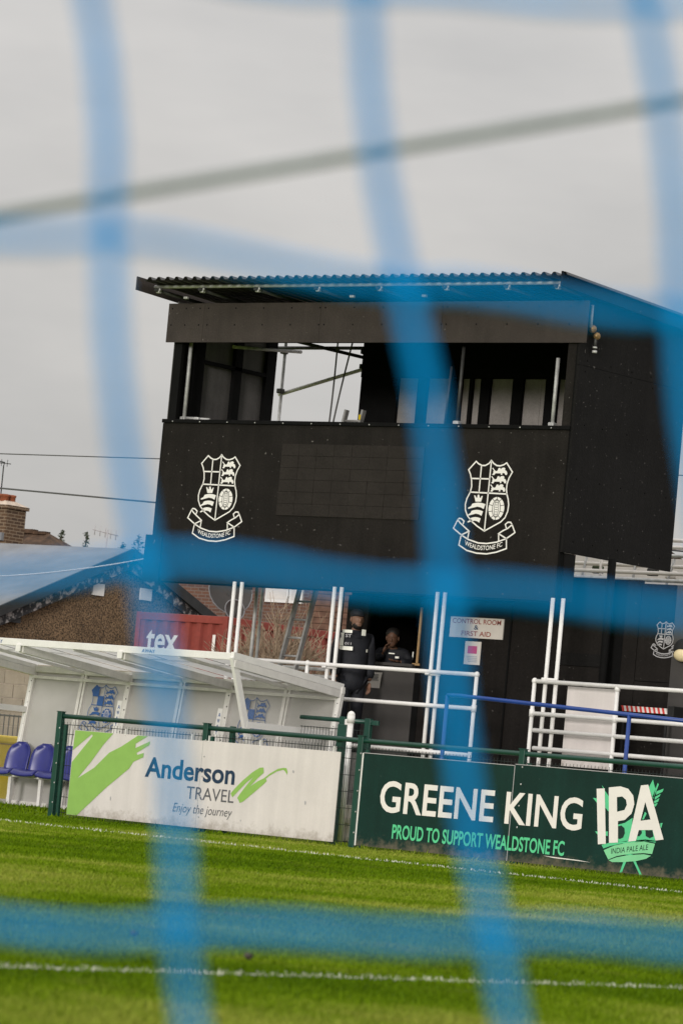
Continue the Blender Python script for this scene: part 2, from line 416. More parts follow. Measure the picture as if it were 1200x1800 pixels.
# ------------------------------------------------------------------ crest (traced once, reused at four sizes)
CR = dict(
 shield=[(-.237,.573),(-.188,.54),(-.135,.521),(-.084,.523),(-.03,.549),(.005,.59),(.043,.554),(.097,.526),(.149,.522),(.209,.538),(.251,.564),(.354,.447),(.31,.371),(.286,.296),(.283,.223),(.297,.161),(.325,.095),(.341,.022),(.335,-.06),(.301,-.144),(.24,-.201),(.133,-.255),(-.007,-.326),(-.127,-.267),(-.225,-.205),(-.301,-.134),(-.34,-.061),(-.349,.013),(-.332,.087),(-.287,.172),(-.273,.246),(-.284,.329),(-.31,.403),(-.345,.462)],
 vdiv=[(.006,.585),(-.007,-.326)], hdiv=[(-.287,.172),(.297,.161)], q1v=[(-.146,.521),(-.147,.172)], q1h=[(-.287,.35),(.004,.35)],
 crown=[(-.222,.132),(-.199,.128),(-.185,.105),(-.168,.101),(-.166,.133),(-.15,.146),(-.137,.134),(-.128,.102),(-.111,.102),(-.102,.126),(-.082,.126),(-.1,.052),(-.19,.05)],
 seax=[(-.028,.022),(-.049,-.042),(-.097,-.022),(-.155,-.014),(-.199,-.025),(-.244,-.035),(-.294,-.048),(-.301,-.032),(-.253,-.008),(-.239,.021),(-.205,.031),(-.149,.039),(-.092,.036)],
 lion=[(.022,.491),(.038,.495),(.067,.466),(.086,.453),(.113,.458),(.129,.494),(.151,.498),(.165,.478),(.18,.495),(.219,.502),(.24,.489),(.236,.468),(.263,.457),(.277,.43),(.272,.408),(.25,.406),(.232,.429),(.198,.432),(.195,.409),(.173,.406),(.176,.425),(.125,.426),(.086,.425),(.066,.4),(.031,.406),(.051,.429),(.044,.449),(.06,.452)],
 lscroll=[(-.449,-.194),(-.505,-.306),(-.37,-.388),(-.25,-.336),(-.33,-.283),(-.398,-.238)],
 lcurl=[(-.449,-.194),(-.428,-.174),(-.388,-.178),(-.344,-.209),(-.362,-.256)], lfold=[(-.25,-.336),(-.262,-.434)],
 rscroll=[(.223,-.353),(.353,-.413),(.479,-.331),(.423,-.232),(.361,-.28),(.286,-.314)],
 rcurl=[(.423,-.232),(.397,-.201),(.352,-.202),(.316,-.231),(.341,-.285)], rfold=[(.223,-.353),(.233,-.444)],
 btop=[(-.37,-.388),(-.255,-.442),(-.091,-.483),(.045,-.487),(.201,-.464),(.353,-.413)],
 bot=[(-.37,-.388),(-.393,-.52),(-.262,-.585),(-.099,-.616),(.06,-.62),(.215,-.592),(.367,-.541),(.353,-.413)])

def crest(x, z, y, k, ink, field, w=0.0185, filled=False, words=True):
    """returns (ink MB, field-coloured MB drawn over it)"""
    a = MB(); b = MB()
    def S(key, cl=False): a.stroke(CR[key], w * k, y, x, z, k, cl)
    S('shield', True)
    for q in ('vdiv', 'hdiv', 'q1v', 'q1h', 'lcurl', 'rcurl', 'lfold', 'rfold', 'btop', 'bot'): S(q)
    S('lscroll', True); S('rscroll', True)
    for i in range(3):
        a.poly([(p[0] * 0.97 - 0.004 * i + .006, p[1] - 0.108 * i) for p in CR['lion']], y - .0005, x, z, k)
    a.poly(CR['crown'], y, x, z, k)
    for i in range(3):
        g = 1 - 0.12 * i
        a.poly([(-.16 + (p[0] + .16) * g - 0.012 * i + .0 , p[1] * (1 - .06 * i) - 0.092 * i) for p in CR['seax']], y, x, z, k)
    if filled:
        a.poly([(-.237,.573),(-.188,.54),(-.146,.521),(-.146,.35),(-.287,.35),(-.31,.403),(-.345,.462)], y - .0008, x, z, k)
        a.poly([(-.147,.35),(.004,.35),(.004,.167),(-.147,.17)], y - .0008, x, z, k)
    el = lambda rx, rz, n=22: [(.151 + rx * math.cos(6.2832 * i / n), -.029 + rz * math.sin(6.2832 * i / n)) for i in range(n)]
    a.poly(el(.126, .148), y, x, z, k)
    for i in range(10):
        t = 6.2832 * (i + .5) / 10
        b.stroke([(.151 + .062 * math.cos(t), -.029 + .115 * math.sin(t)), (.151 + .13 * math.cos(t), -.029 + .152 * math.sin(t))], .008 * k, y - .001, x, z, k)
    b.stroke(el(.062, .115), .009 * k, y - .001, x, z, k, True)
    b.stroke(el(.034, .108), .007 * k, y - .001, x, z, k, True)
    for i in range(6):
        zz = -.029 + .12 * (i - 2.5) / 4
        b.stroke([(.13, zz), (.172, zz)], .007 * k, y - .0012, x, z, k)
    if words:
        t = text_mb('WEALDSTONE FC', x - .30 * k, x + .295 * k, z - .575 * k, z - .515 * k, y, bold=0.012, arc=0.062 * k)
        a.add(t.v, t.f)
    return a, b

# ------------------------------------------------------------------ ground
def ground_z(x, y):
    if y > 0.9: return 0.075
    if y > -0.4: return 0.075 * (y + 0.4) / 1.3
    return 0.0

def grass_mat():
    m = bpy.data.materials.new('grass'); m.use_nodes = True
    n = m.node_tree; bs = n.nodes['Principled BSDF']; bs.inputs['Roughness'].default_value = 0.7; bs.inputs['Specular IOR Level'].default_value = 0.04
    t = n.nodes.new('ShaderNodeTexCoord'); s = n.nodes.new('ShaderNodeSeparateXYZ')
    n.links.new(t.outputs['Object'], s.inputs[0])
    big = n.nodes.new('ShaderNodeTexNoise'); big.inputs['Scale'].default_value = 0.55; big.inputs['Detail'].default_value = 6; big.inputs['Roughness'].default_value = .6
    fin = n.nodes.new('ShaderNodeTexNoise'); fin.inputs['Scale'].default_value = 45; fin.inputs['Detail'].default_value = 3
    n.links.new(t.outputs['Object'], big.inputs['Vector']); n.links.new(t.outputs['Object'], fin.inputs['Vector'])
    # mowing bands across the pitch
    w = n.nodes.new('ShaderNodeMath'); w.operation = 'SINE'
    ml = n.nodes.new('ShaderNodeMath'); ml.operation = 'MULTIPLY_ADD'; ml.inputs[1].default_value = math.pi / 5.6; ml.inputs[2].default_value = -math.pi * 10.0 / 5.6
    n.links.new(s.outputs['X'], ml.inputs[0]); n.links.new(ml.outputs[0], w.inputs[0])
    st = n.nodes.new('ShaderNodeMapRange'); st.inputs['From Min'].default_value = -0.25; st.inputs['From Max'].default_value = 0.25
    st.inputs['To Min'].default_value = -0.14; st.inputs['To Max'].default_value = 0.11
    n.links.new(w.outputs[0], st.inputs['Value'])
    a1 = n.nodes.new('ShaderNodeMath'); a1.operation = 'ADD'; n.links.new(big.outputs['Fac'], a1.inputs[0]); n.links.new(st.outputs[0], a1.inputs[1])
    f2 = n.nodes.new('ShaderNodeMath'); f2.operation = 'MULTIPLY_ADD'; f2.inputs[1].default_value = 0.45; f2.inputs[2].default_value = -0.225
    n.links.new(fin.outputs['Fac'], f2.inputs[0])
    a2 = n.nodes.new('ShaderNodeMath'); a2.operation = 'ADD'; n.links.new(a1.outputs[0], a2.inputs[0]); n.links.new(f2.outputs[0], a2.inputs[1])
    rp = n.nodes.new('ShaderNodeValToRGB')
    e = rp.color_ramp.elements
    e[0].position = 0.25; e[0].color = (0.066, 0.125, 0.0015, 1)
    e[1].position = 0.80; e[1].color = (0.27, 0.295, 0.05, 1)
    x = rp.color_ramp.elements.new(0.52); x.color = (0.122, 0.196, 0.004, 1)
    n.links.new(a2.outputs[0], rp.inputs['Fac'])
    # scuffed, yellowed patches of turf
    wn_ = n.nodes.new('ShaderNodeTexNoise'); wn_.inputs['Scale'].default_value = 1.3; wn_.inputs['Detail'].default_value = 8; wn_.inputs['Roughness'].default_value = 0.72
    n.links.new(t.outputs['Object'], wn_.inputs['Vector'])
    wm_ = n.nodes.new('ShaderNodeMapRange'); wm_.inputs['From Min'].default_value = 0.56; wm_.inputs['From Max'].default_value = 0.74; wm_.inputs['To Max'].default_value = 0.6
    n.links.new(wn_.outputs['Fac'], wm_.inputs['Value'])
    wx_ = n.nodes.new('ShaderNodeMixRGB'); wx_.inputs['Color2'].default_value = (0.21, 0.19, 0.045, 1)
    n.links.new(wm_.outputs['Result'], wx_.inputs['Fac']); n.links.new(rp.outputs['Color'], wx_.inputs['Color1']); n.links.new(wx_.outputs['Color'], bs.inputs['Base Color'])
    return m
M['grass'] = grass_mat()
M['grass_paint'] = mat('painted_grass', (0.54, 0.55, 0.46), 0.8, 0.3, 9)

g = MB()
xs = [-400, -60, -20, -10, -5, 0, 5, 12, 20, 40, 400]; ys = [-400, -60, -40, -20, -8, -0.4, 0.9, 3.0, 12, 60, 500]
vs = [(x, y, ground_z(x, y)) for y in ys for x in xs]; nx = len(xs)
g.add(vs, [(j * nx + i, j * nx + i + 1, (j + 1) * nx + i + 1, (j + 1) * nx + i) for j in range(len(ys) - 1) for i in range(nx - 1)])
structure('ground', g, 'grass')
structure('pitch_line', MB().box(-40, 20.45, -5.08, -4.92, -0.05, 0.006), 'grass_paint')
structure('pitch_line', MB().box(20.37, 20.43, -45, -5.07, -0.05, 0.006), 'grass_paint')
structure('terrace', MB().box(-7.2, 30, 3.45, 9.0, -0.1, 1.2), 'concrete')
structure('raised_ground', MB().box(-140, 60, 9.4, 160, -0.1, 1.0), 'soil')
structure('path', MB().box(-3.9, 30, 0.95, 3.44, -0.1, 0.085), 'concrete')
structure('worn_strip', MB().box(-12, -4.4, 1.75, 2.3, 0.0, 0.083), 'soil')

# grass blades, dense where the pitch is seen close
def make_grass():
    vdir = np.array([-math.sin(R(YAW)), math.cos(R(YAW))]); vright = np.array([math.cos(R(YAW)), math.sin(R(YAW))])
    N = 520000
    u = rng.random(N)
    s = 9.5 * (62 / 9.5) ** u                       # log spread: density falls off with distance
    lat = (rng.random(N) * 2 - 1) * (0.098 * s + 0.5)
    X = CAM.x + vdir[0] * s + vright[0] * lat; Y = CAM.y + vdir[1] * s + vright[1] * lat
    ok = (Y < -0.02) | ((Y < 0.06) & (X > -4.2)) | ((X < -4.35) & (Y < 2.35))
    X, Y, s = X[ok], Y[ok], s[ok]; N = len(X)
    Z = np.where(Y > 0.9, 0.075, np.where(Y > -0.4, 0.075 * (Y + 0.4) / 1.3, 0.0)) - 0.004
    worn = (X < -4.35) & (Y > 1.7)
    h = (0.012 + 0.017 * rng.random(N) ** 1.5) * (0.85 + 0.008 * s)
    tall = (Y > -0.16) & (rng.random(N) < 0.18)
    h = np.where(tall, h * 2.2, h); h = np.where(worn, h * 0.6, h)
    w = 0.0022 + 0.00026 * s
    a = rng.random(N) * 6.283; b = rng.random(N) * 6.283
    lean = h * (0.25 + 0.55 * rng.random(N))
    P = np.empty((N, 3, 3), np.float32)
    P[:, 0, 0] = X - np.cos(a) * w; P[:, 0, 1] = Y - np.sin(a) * w; P[:, 0, 2] = Z
    P[:, 1, 0] = X + np.cos(a) * w; P[:, 1, 1] = Y + np.sin(a) * w; P[:, 1, 2] = Z
    P[:, 2, 0] = X + np.cos(b) * lean; P[:, 2, 1] = Y + np.sin(b) * lean; P[:, 2, 2] = Z + h
    jit = 0.010 * rng.standard_normal(N); gap = rng.random(N) < 0.10
    line = ((np.abs(Y + 5.0 + jit) < 0.065) | ((np.abs(X - 20.4 + jit) < 0.018) & (Y < -5))) & ~gap
    P[:, 2, 2] += np.where(line & (Y > -6), 0.006, 0)
    for nm, sel, m, kind, lab in (('grass', ~line, 'grass', 'stuff', 'short mown green grass of the football pitch'),
                                  ('painted_grass', line, 'grass_paint', 'stuff', 'white painted grass blades along the pitch lines')):
        Q = P[sel].reshape(-1, 3); n = len(Q)
        me = bpy.data.meshes.new(nm); me.vertices.add(n); me.vertices.foreach_set('co', Q.ravel())
        me.loops.add(n); me.loops.foreach_set('vertex_index', np.arange(n, dtype=np.int32))
        me.polygons.add(n // 3); me.polygons.foreach_set('loop_start', np.arange(0, n, 3, dtype=np.int32))
        me.polygons.foreach_set('loop_total', np.full(n // 3, 3, np.int32))
        me.update(calc_edges=True); me.materials.append(M[m])
        o = bpy.data.objects.new(nm, me); col.objects.link(o); o['kind'] = kind; o['label'] = lab; o['category'] = 'grass'
make_grass()

# ------------------------------------------------------------------ camera gantry (black ply box on white scaffold poles)
GY = 3.3
G = Thing('camera_gantry', (-2.45, 4.4, 0.08), 'black boarded camera gantry with corrugated roof raised on paired white poles', 'gantry')
fp = G.part('front_panel', MB().box(-5.88, 0.93, GY, GY + 0.03, 3.32, 5.50), 'black_ply')
G.part('edge_strip', MB().box(-5.895, -5.882, GY - 0.003, GY + 0.10, 3.33, 5.5), 'timber_black')
G.part('sill', MB().box(-5.90, 0.95, GY - 0.03, GY + 0.12, 5.503, 5.555), 'timber_black', bevel=0.006)
sc = MB()
for i in range(14): sc.ell((-5.7 + i * 0.49, GY - 0.034, 5.522), .012, .004, .009, 6, 4)
G.part('sill_screws', sc, 'galv', kind='stuff')
# square-tiled patch (an unlit display) on the front
for r_ in range(6):
    for c_ in range(8):
        x0 = -3.73 + c_ * 0.30; z0 = 4.28 + r_ * 0.1615
        G.part('tile', MB().box(x0 + .002, x0 + .298, GY - 0.012 - 0.004 * random.random(), GY - 0.001, z0 + .002, z0 + .160), 'tile_patch', parent=fp)
G.part('deck_edge', MB().box(-6.0, -5.70, GY - 0.02, GY - 0.002, 3.30, 3.945), 'black_ply')
G.part('bottom_beam', MB().box(-5.68, 0.95, GY + 0.031, GY + 0.12, 3.30, 3.42), 'timber_black')
# fascia sheets
for a, b in ((-5.96, -5.312), (-5.308, -3.262), (-3.258, -1.222), (-1.218, 1.09)):
    fs = G.part('fascia_sheet', MB().box(a, b, GY - 0.04, GY - 0.018, 6.62, 7.16), 'fascia_ply')
    s_ = MB(); x = a + .07
    while x < b:
        for z in (6.86, 7.09): s_.ell((x, GY - 0.041, z), .012, .004, .012, 6, 4)
        x += 0.49 if b - a > 1 else 0.25
    G.part('screws', s_, 'timber_black', parent=fs, kind='stuff')
# right flank: two sheets, a narrow return at the front corner
fl = G.part('side_sheet', MB().box(0.955, 0.985, GY + 0.0, 5.80, 3.945, 6.345), 'flank_ply')
G.part('side_sheet', MB().box(0.953, 0.983, GY + 0.0, 5.80, 6.350, 7.20), 'flank_ply')
s_ = MB()
for y in (3.5, 4.0, 4.5, 5.0, 5.5):
    for z in (4.1, 4.9, 5.6, 6.28, 6.42, 6.95): s_.ell((0.987, y + random.uniform(-.05, .05), z), .004, .013, .013, 6, 4)
G.part('side_screws', s_, 'timber_black', kind='stuff')
G.part('corner_post', MB().box(0.935, 0.952, GY + 0.002, GY + 0.10, 3.33, 6.62), 'timber_black')
G.part('corner_return', MB().box(0.94, 0.97, GY + 0.10, GY + 0.33, 3.33, 3.94), 'flank_ply')
G.part('corner_jamb', MB().box(0.80, 0.93, GY + 0.005, GY + 0.06, 5.56, 6.619), 'black_ply')
# left wall with inner studs
lw_ = G.part('side_wall', MB().box(-5.88, -5.86, GY + 0.05, 5.51, 3.4, 7.2), 'left_ply')
for y, w in ((3.42, .2), (3.74, .20), (4.60, .16), (5.30, .20)):
    G.part('stud', MB().box(-5.858, -5.80, y, y + w, 4.4, 7.1), 'timber_black')
G.part('wall_rail', MB().box(-5.857, -5.80, 3.95, 5.29, 6.42, 6.47), 'timber_black')
G.part('left_jamb', MB().box(-5.86, -5.72, GY + 0.04, GY + 0.10, 5.56, 7.1), 'timber_black')
# rear wall: sheets between black frame timbers and one painted pole shadow, open bay on the left
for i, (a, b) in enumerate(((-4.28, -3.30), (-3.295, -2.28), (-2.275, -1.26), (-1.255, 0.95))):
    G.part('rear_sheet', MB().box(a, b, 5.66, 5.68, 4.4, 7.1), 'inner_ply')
for x, w in ((-4.31, .64), (-3.32, .16), (-2.79, .22), (-2.43, .05), (-2.24, .16), (-1.70, .17), (-1.15, .20), (-.80, .14), (-.3, .15), (.3, .15), (.75, .15)):  # the narrowest strip is a thin pole's shadow, modelled as a black bar
    G.part('rear_stud_and_shadow', MB().box(x, x + w, 5.60, 5.655, 4.4, 6.468), 'timber_black')
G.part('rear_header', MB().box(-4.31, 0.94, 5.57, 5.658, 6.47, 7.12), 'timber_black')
G.part('ceiling_beam', MB().box(-5.75, 0.94, 4.3, 4.42, 6.78, 6.98), 'timber_black')
G.part('ceiling_beam', MB().box(-5.75, 0.94, 3.42, 3.52, 6.66, 6.90), 'timber_black')
G.part('ceiling_lining', MB().box(-4.3, 0.94, 3.36, 5.47, 7.00, 7.02), 'timber_black')
G.part('deck', MB().box(-5.85, 0.94, 3.34, 5.65, 4.30, 4.38), 'timber_black')
# tubes seen in the opening
def tb(name, a, b, r, m, parent=None, n=10): return G.part(name, MB().tube([a, b], r, n), m, parent)
tb('upright_tube', (-5.70, 3.50, 5.4), (-5.70, 3.50, 6.9), .026, 'galv')
tb('upright_tube', (-0.98, 3.47, 5.5), (-0.98, 3.47, 6.60), .024, 'dark_tube')
tb('upright_tube', (0.54, 3.47, 5.5), (0.54, 3.47, 6.45), .026, 'galv')
tb('upright_tube', (-1.28, 3.6, 5.5), (-1.25, 3.6, 6.35), .016, 'dark_tube')
tb('rear_tube', (-5.86, 5.74, 1.2), (-5.86, 5.74, 7.1), .024, 'galv')
tb('rear_tube', (-4.40, 5.74, 1.2), (-4.40, 5.74, 7.1), .026, 'dark_tube')
tb('brace_tube', (-5.95, 5.80, 6.24), (-4.2, 5.80, 6.68), .027, 'white')
tb('cross_tube', (-6.0, 5.70, 6.90), (-4.2, 5.70, 6.90), .025, 'dark_tube')
tb('cross_tube', (-5.2, 4.4, 6.92), (-4.25, 5.7, 6.74), .025, 'dark_tube')
tb('cross_tube', (-5.44, 4.1, 6.68), (-5.47, 5.62, 6.83), .025, 'galv')
for p in ((-5.86, 5.72, 6.28), (-5.86, 5.72, 6.85), (-4.40, 5.72, 6.64), (-4.40, 5.72, 6.85), (-5.70, 3.5, 5.58), (0.54, 3.47, 5.58), (-0.98, 3.47, 5.58), (-5.45, 3.5, 5.575)):
    G.part('coupler', MB().box(p[0] - .045, p[0] + .045, p[1] - .045, p[1] + .045, p[2] - .035, p[2] + .035), 'dark_tube' if p[1] > 4 else 'galv', bevel=.012)
tb('handrail_tube', (-5.72, 3.5, 5.60), (-5.25, 3.52, 5.585), .020, 'galv')
# corrugated roof, verges and eave tubes
ro = MB(); prof = []
x = -5.90
while x < 1.10:
    prof += [(x, 0), (x + .055, 0.0), (x + .085, .040), (x + .118, .044), (x + .150, .006)]; x += .161
o0 = []
for y, z in ((2.62, 7.385), (5.95, 7.24)):
    for dz in (0, -.006):
        o0.append([(px, y, z + h + dz) for px, h in prof])
n = len(prof); vs = [p for r_ in o0 for p in r_]
fsx = []
for i in range(n - 1):
    fsx += [(i, i + 1, 2 * n + i + 1, 2 * n + i), (n + i + 1, n + i, 3 * n + i, 3 * n + i + 1), (n + i, n + i + 1, i + 1, i)]
ro.add(vs, fsx)
rf = G.part('roof', ro, 'roof_metal')
def verge(x0, x1):
    return MB().add([(x, y, z) for x in (x0, x1) for y, z in ((2.58, 7.245), (2.58, 7.430), (6.0, 7.285), (6.0, 7.08))],
                    [(3, 2, 1, 0), (4, 5, 6, 7), (0, 1, 5, 4), (1, 2, 6, 5), (2, 3, 7, 6), (3, 0, 4, 7)])
G.part('verge_board', verge(1.105, 1.130), 'flank_ply', parent=rf)
G.part('verge_board', verge(-6.0, -5.975), 'fascia_ply', parent=rf)
G.part('eave_tube', MB().tube([(-5.93, 2.90, 7.335), (1.08, 2.90, 7.335)], .024), 'galv', parent=rf)
for x in (-5.85, -5.06, -4.08, -3.04, -2.0, -.91, .07, .85):
    G.part('rafter_tube', MB().tube([(x, 2.82, 7.285), (x, 5.9, 7.16)], .024), 'dark_tube', parent=rf)
    G.part('clamp', MB().box(x - .03, x + .03, 2.865, 2.925, 7.245, 7.30).box(x + .03, x + .055, 2.85, 2.88, 7.27, 7.31), 'galv', parent=rf, bevel=.01)
for x in (-5.5, -2.6, -1.4):
    G.part('clamp', MB().box(x - .035, x + .035, 3.05, 3.1, 7.19, 7.225), 'galv', parent=rf, bevel=.01)
# hanging tube end with couplers on the right corner
G.part('stub_tube', MB().tube([(1.02, 3.44, 6.84), (1.02, 3.44, 7.13)], .022), 'galv')
G.part('stub_tube', MB().tube([(1.03, 3.56, 6.54), (1.03, 3.56, 6.80)], .021), 'dark_tube')
G.part('coupler', MB().ell((1.02, 3.49, 6.83), .05, .06, .055, 10, 6).ell((1.04, 3.57, 6.75), .045, .05, .05, 10, 6), 'brass')
G.part('coupler', MB().tube([(1.03, 3.56, 6.53), (1.03, 3.56, 6.56)], .034).tube([(1.03, 3.56, 6.59), (1.03, 3.56, 6.61)], .03), 'galv')
# crests
for x, z in ((-4.79, 4.50), (-0.25, 4.50)):
    a, b = crest(x, z, GY - 0.004, 1.0 if x > -1 else 0.98, 'w', 'b')
    cp = G.part('crest', a, 'crest_white', parent=fp, label='white outline club crest on the black front panel')
    G.part('crest_seams', b, 'crest_black', parent=cp)
# white poles in pairs, standing on the path
for x in (-4.26, -4.13, -2.54, -2.42, -0.84, -0.72, 0.98, 1.14):
    G.part('pole', MB().tube([(x, 3.2, 0.08), (x, 3.2, 3.35)], .0265, 12), 'white')
for x in (-2.48, -0.78, 1.06):
    for z in (2.30,):
        G.part('pole_coupler', MB().box(x - .12, x + .12, 3.155, 3.185, z - .035, z + .035).box(x - .1, x - .03, 3.12, 3.155, z - .03, z + .035), 'white', bevel=.012)
tb('grey_pole', (-5.02, 4.6, 1.2), (-5.02, 4.6, 4.3), .026, 'galv')
tb('support_post', (1.27, 4.05, 1.2), (1.25, 4.05, 3.94), .055, 'timber_black')
G.part('base_plates', MB().box(-4.35, -4.05, 3.1, 3.3, .08, .095).box(-2.62, -2.34, 3.1, 3.3, .08, .095), 'galv', kind='stuff')

# ropes hanging in the open bay
for i, (a, b, s_) in enumerate((((-4.32, 5.0, 6.95), (-4.47, 5.0, 4.39), .05), ((-4.05, 5.0, 6.92), (-4.42, 5.05, 4.39), -.05))):
    pts = []
    for k in range(15):
        t = k / 14; pts.append((a[0] + (b[0] - a[0]) * t + s_ * math.sin(math.pi * t), a[1], a[2] + (b[2] - a[2]) * t))
    single('hanging_rope', MB().tube(pts, .012, 6), 'dark_rope', b,
           ['dark rope hanging nearly straight in the open bay of the gantry', 'dark rope slanting beside the other one in the open gantry bay'][i], 'rope', 'ropes in the gantry bay')

# ladder up to the gantry
L = Thing('ladder', (-4.75, 4.8, 1.2), 'aluminium ladder leaning up under the gantry beside the bare bush', 'ladder')
la = Vector((-4.88, 4.78, 1.2)); lb = Vector((-4.03, 4.98, 5.93)); off = Vector((.295, 0, 0))
for o_ in (Vector((0, 0, 0)), off): L.part('rail', MB().beam(la + o_, lb + o_, .034, .075, up=(0, 1, 0)), 'alu')
for k in range(1, 19):
    p = la + (lb - la) * (k / 18.6); L.part('rung', MB().tube([p, p + off], .015, 8), 'alu')
L.part('warning_label', MB().box(-3.775, -3.745, 4.93, 4.936, 5.79, 5.86), 'yellow')

# ------------------------------------------------------------------ control room under the gantry
K = Thing('control_room', (-0.5, 4.3, 1.2), 'black walled control room under the gantry with half door', 'building')
WY = 4.2
K.part('wall_sheet', MB().box(-3.08, -2.72, WY, WY + .06, 1.2, 3.32), 'wall_black')
K.part('wall_sheet', MB().box(-1.75, -0.352, WY, WY + .06, 1.2, 3.32), 'wall_black')
K.part('wall_sheet', MB().box(-0.346, 0.45, WY + .003, WY + .06, 1.2, 3.70), 'wall_black')
K.part('wall_sheet', MB().box(0.454, 1.16, WY + .004, WY + .06, 1.2, 3.70), 'wall_black')
K.part('wall_sheet', MB().box(1.42, 1.635, WY + .002, WY + .06, 1.2, 3.70), 'wall_black')
K.part('wall_sheet', MB().box(1.645, 2.17, WY, WY + .06, 2.42, 3.66), 'wall_black')
K.part('wall_sheet', MB().box(1.645, 2.17, WY, WY + .06, 1.2, 2.41), 'wall_black')
K.part('wall_sheet', MB().box(2.174, 6.0, WY + .001, WY + .06, 1.2, 3.66), 'wall_grey')
K.part('wall_recess', MB().box(1.16, 1.42, WY + .05, WY + .08, 1.2, 3.70), 'timber_black')
K.part('cover_strip', MB().box(-0.36, -0.335, WY - .012, WY - .001, 1.2, 3.3), 'timber_black')
hf = K.part('hatch', MB().box(0.52, 1.10, WY - .008, WY + .002, 2.32, 2.55), 'wall_black')
K.part('hatch_trim', MB().box(0.48, 1.12, WY - .02, WY + .002, 2.56, 2.72), 'flank_ply', parent=hf)
K.part('side_wall', MB().box(-3.08, -3.02, WY + .06, 6.5, 1.2, 3.339), 'wall_black')
K.part('back_wall', MB().box(-3.02, 2.0, 6.4, 6.5, 1.2, 3.339), 'wall_grey')
K.part('room_side', MB().box(-1.5, -1.44, WY + .06, 6.4, 1.2, 3.339), 'wall_black')
K.part('ceiling', MB().box(-3.08, 1.2, WY + .06, 6.5, 3.34, 3.42), 'timber_black')
hd = K.part('half_door', MB().box(-2.715, -1.86, WY + .01, WY + .05, 1.22, 2.40), 'wall_grey', label='dark grey half door with a paper notice')
K.part('ledge', MB().box(-2.715, -1.86, WY - .06, WY + .12, 2.402, 2.44), 'wall_grey', parent=hd)
K.part('door_post', MB().box(-1.858, -1.76, WY + .005, WY + .05, 1.22, 3.30), 'timber_black')
K.part('timber_trim', MB().box(-1.845, -1.812, WY - .012, WY + .003, 2.46, 3.2).box(-1.90, -1.78, WY - .014, WY - .002, 2.425, 2.455), 'timber')
a, b = crest(2.05, 2.965, WY - .004, 0.38, 'w', 'b', w=.03)
cp = K.part('crest', a, 'crest_grey', label='small pale club crest on the black wall'); K.part('crest_seams', b, 'crest_black', parent=cp)

# signs and papers
S1 = Thing('room_sign', (-0.89, WY - .012, 2.82), 'white sign reading CONTROL ROOM & FIRST AID on the black wall', 'sign')
S1.part('plate', MB().box(-1.325, -0.46, WY - .020, WY - .002, 2.835, 3.105), 'paper')
S1.part('lettering', text_mb('CONTROL ROOM', -1.29, -0.50, 3.02, 3.085, WY - .023, bold=.012), 'print_red')
S1.part('lettering', text_mb('&', -0.93, -0.86, 2.945, 3.005, WY - .023, bold=.012), 'print_navy')
S1.part('lettering', text_mb('FIRST AID', -1.13, -0.65, 2.86, 2.925, WY - .023, bold=.012), 'print_red')
S2 = Thing('wall_notice', (-0.93, WY - .012, 2.48), 'small white notice with a pink block below the control room sign', 'notice')
S2.part('sheet', MB().box(-1.06, -0.80, WY - .010, WY - .002, 2.485, 2.79), 'paper')
S2.part('pink_block', MB().box(-1.01, -0.86, WY - .013, WY - .0105, 2.63, 2.73), 'print_pink')
tl = MB()
for k in range(4): tl.box(-1.02 + .01 * k, -0.85, WY - .013, WY - .0105, 2.585 - .022 * k, 2.597 - .022 * k)
S2.part('print_lines', tl, 'crest_grey', kind='stuff')
S3 = Thing('paper_notice', (-2.5, WY - .0, 2.09), 'curled white paper notice taped to the half door', 'notice')
pm = MB()
for k in range(5):
    z0 = 2.30 - .042 * k; z1 = z0 - .042
    pm.add([(-2.62 - .003 * k, WY - .004 - .004 * math.sin(k), z0), (-2.39 - .006 * k, WY - .004 - .004 * math.sin(k), z0 + .002), (-2.396 - .006 * k, WY - .004 - .004 * math.sin(k + 1), z1), (-2.623 - .003 * k, WY - .004 - .004 * math.sin(k + 1), z1)], [(3, 2, 1, 0)], True)
S3.part('sheet', pm, 'paper')
pl = MB()
for k in range(5): pl.box(-2.58, -2.44 - .01 * (k % 2), WY - .016, WY - .0145, 2.265 - .018 * k, 2.272 - .018 * k)
S3.part('print_lines', pl, 'print_grey', kind='stuff')
W = Thing('wall_lamp', (2.38, WY, 2.7), 'round black and cream wall lamp beside the small crest', 'lamp')
W.part('hood', MB().ell((2.385, WY - .05, 2.855), .155, .07, .13, 16, 10), 'black_rubber')
W.part('lens', MB().ell((2.385, WY - .075, 2.775), .125, .075, .085, 16, 10), 'cream')

# ------------------------------------------------------------------ white handrails on the terrace edge
def rail_set(name, label, horiz, posts, extra=()):
    t = Thing(name, (horiz[0][0][0], 3.2, 1.2), label, 'handrail')
    for a, b, z in [(h[0][0], h[1][0], h[0][1]) for h in horiz]:
        t.part('rail', MB().tube([(a, 3.14, z), (b, 3.14, z)], .027, 12), 'white')
    for x, z0, z1 in posts:
        t.part('post', MB().tube([(x, 3.14, z0), (x, 3.14, z1)], .026, 12), 'white')
        if z1 > 2.2: t.part('elbow', MB().ell((x, 3.14, z1), .038, .038, .042, 10, 6), 'white')
        for z in (1.88,):
            if z0 < z < z1: t.part('tee', MB().tube([(x, 3.14, z - .045), (x, 3.14, z + .045)], .035, 12), 'white')
    return t
rail_set('handrail', 'white tube handrail in front of the stewards running behind the dugout',
         [((-4.15, 2.315), (-0.06, 2.315)), ((-2.3, 1.88), (-0.05, 1.88)), ((-2.3, 1.285), (-0.05, 1.285))],
         [(-0.055, 0.08, 2.315), (-2.83, .08, 2.315)])
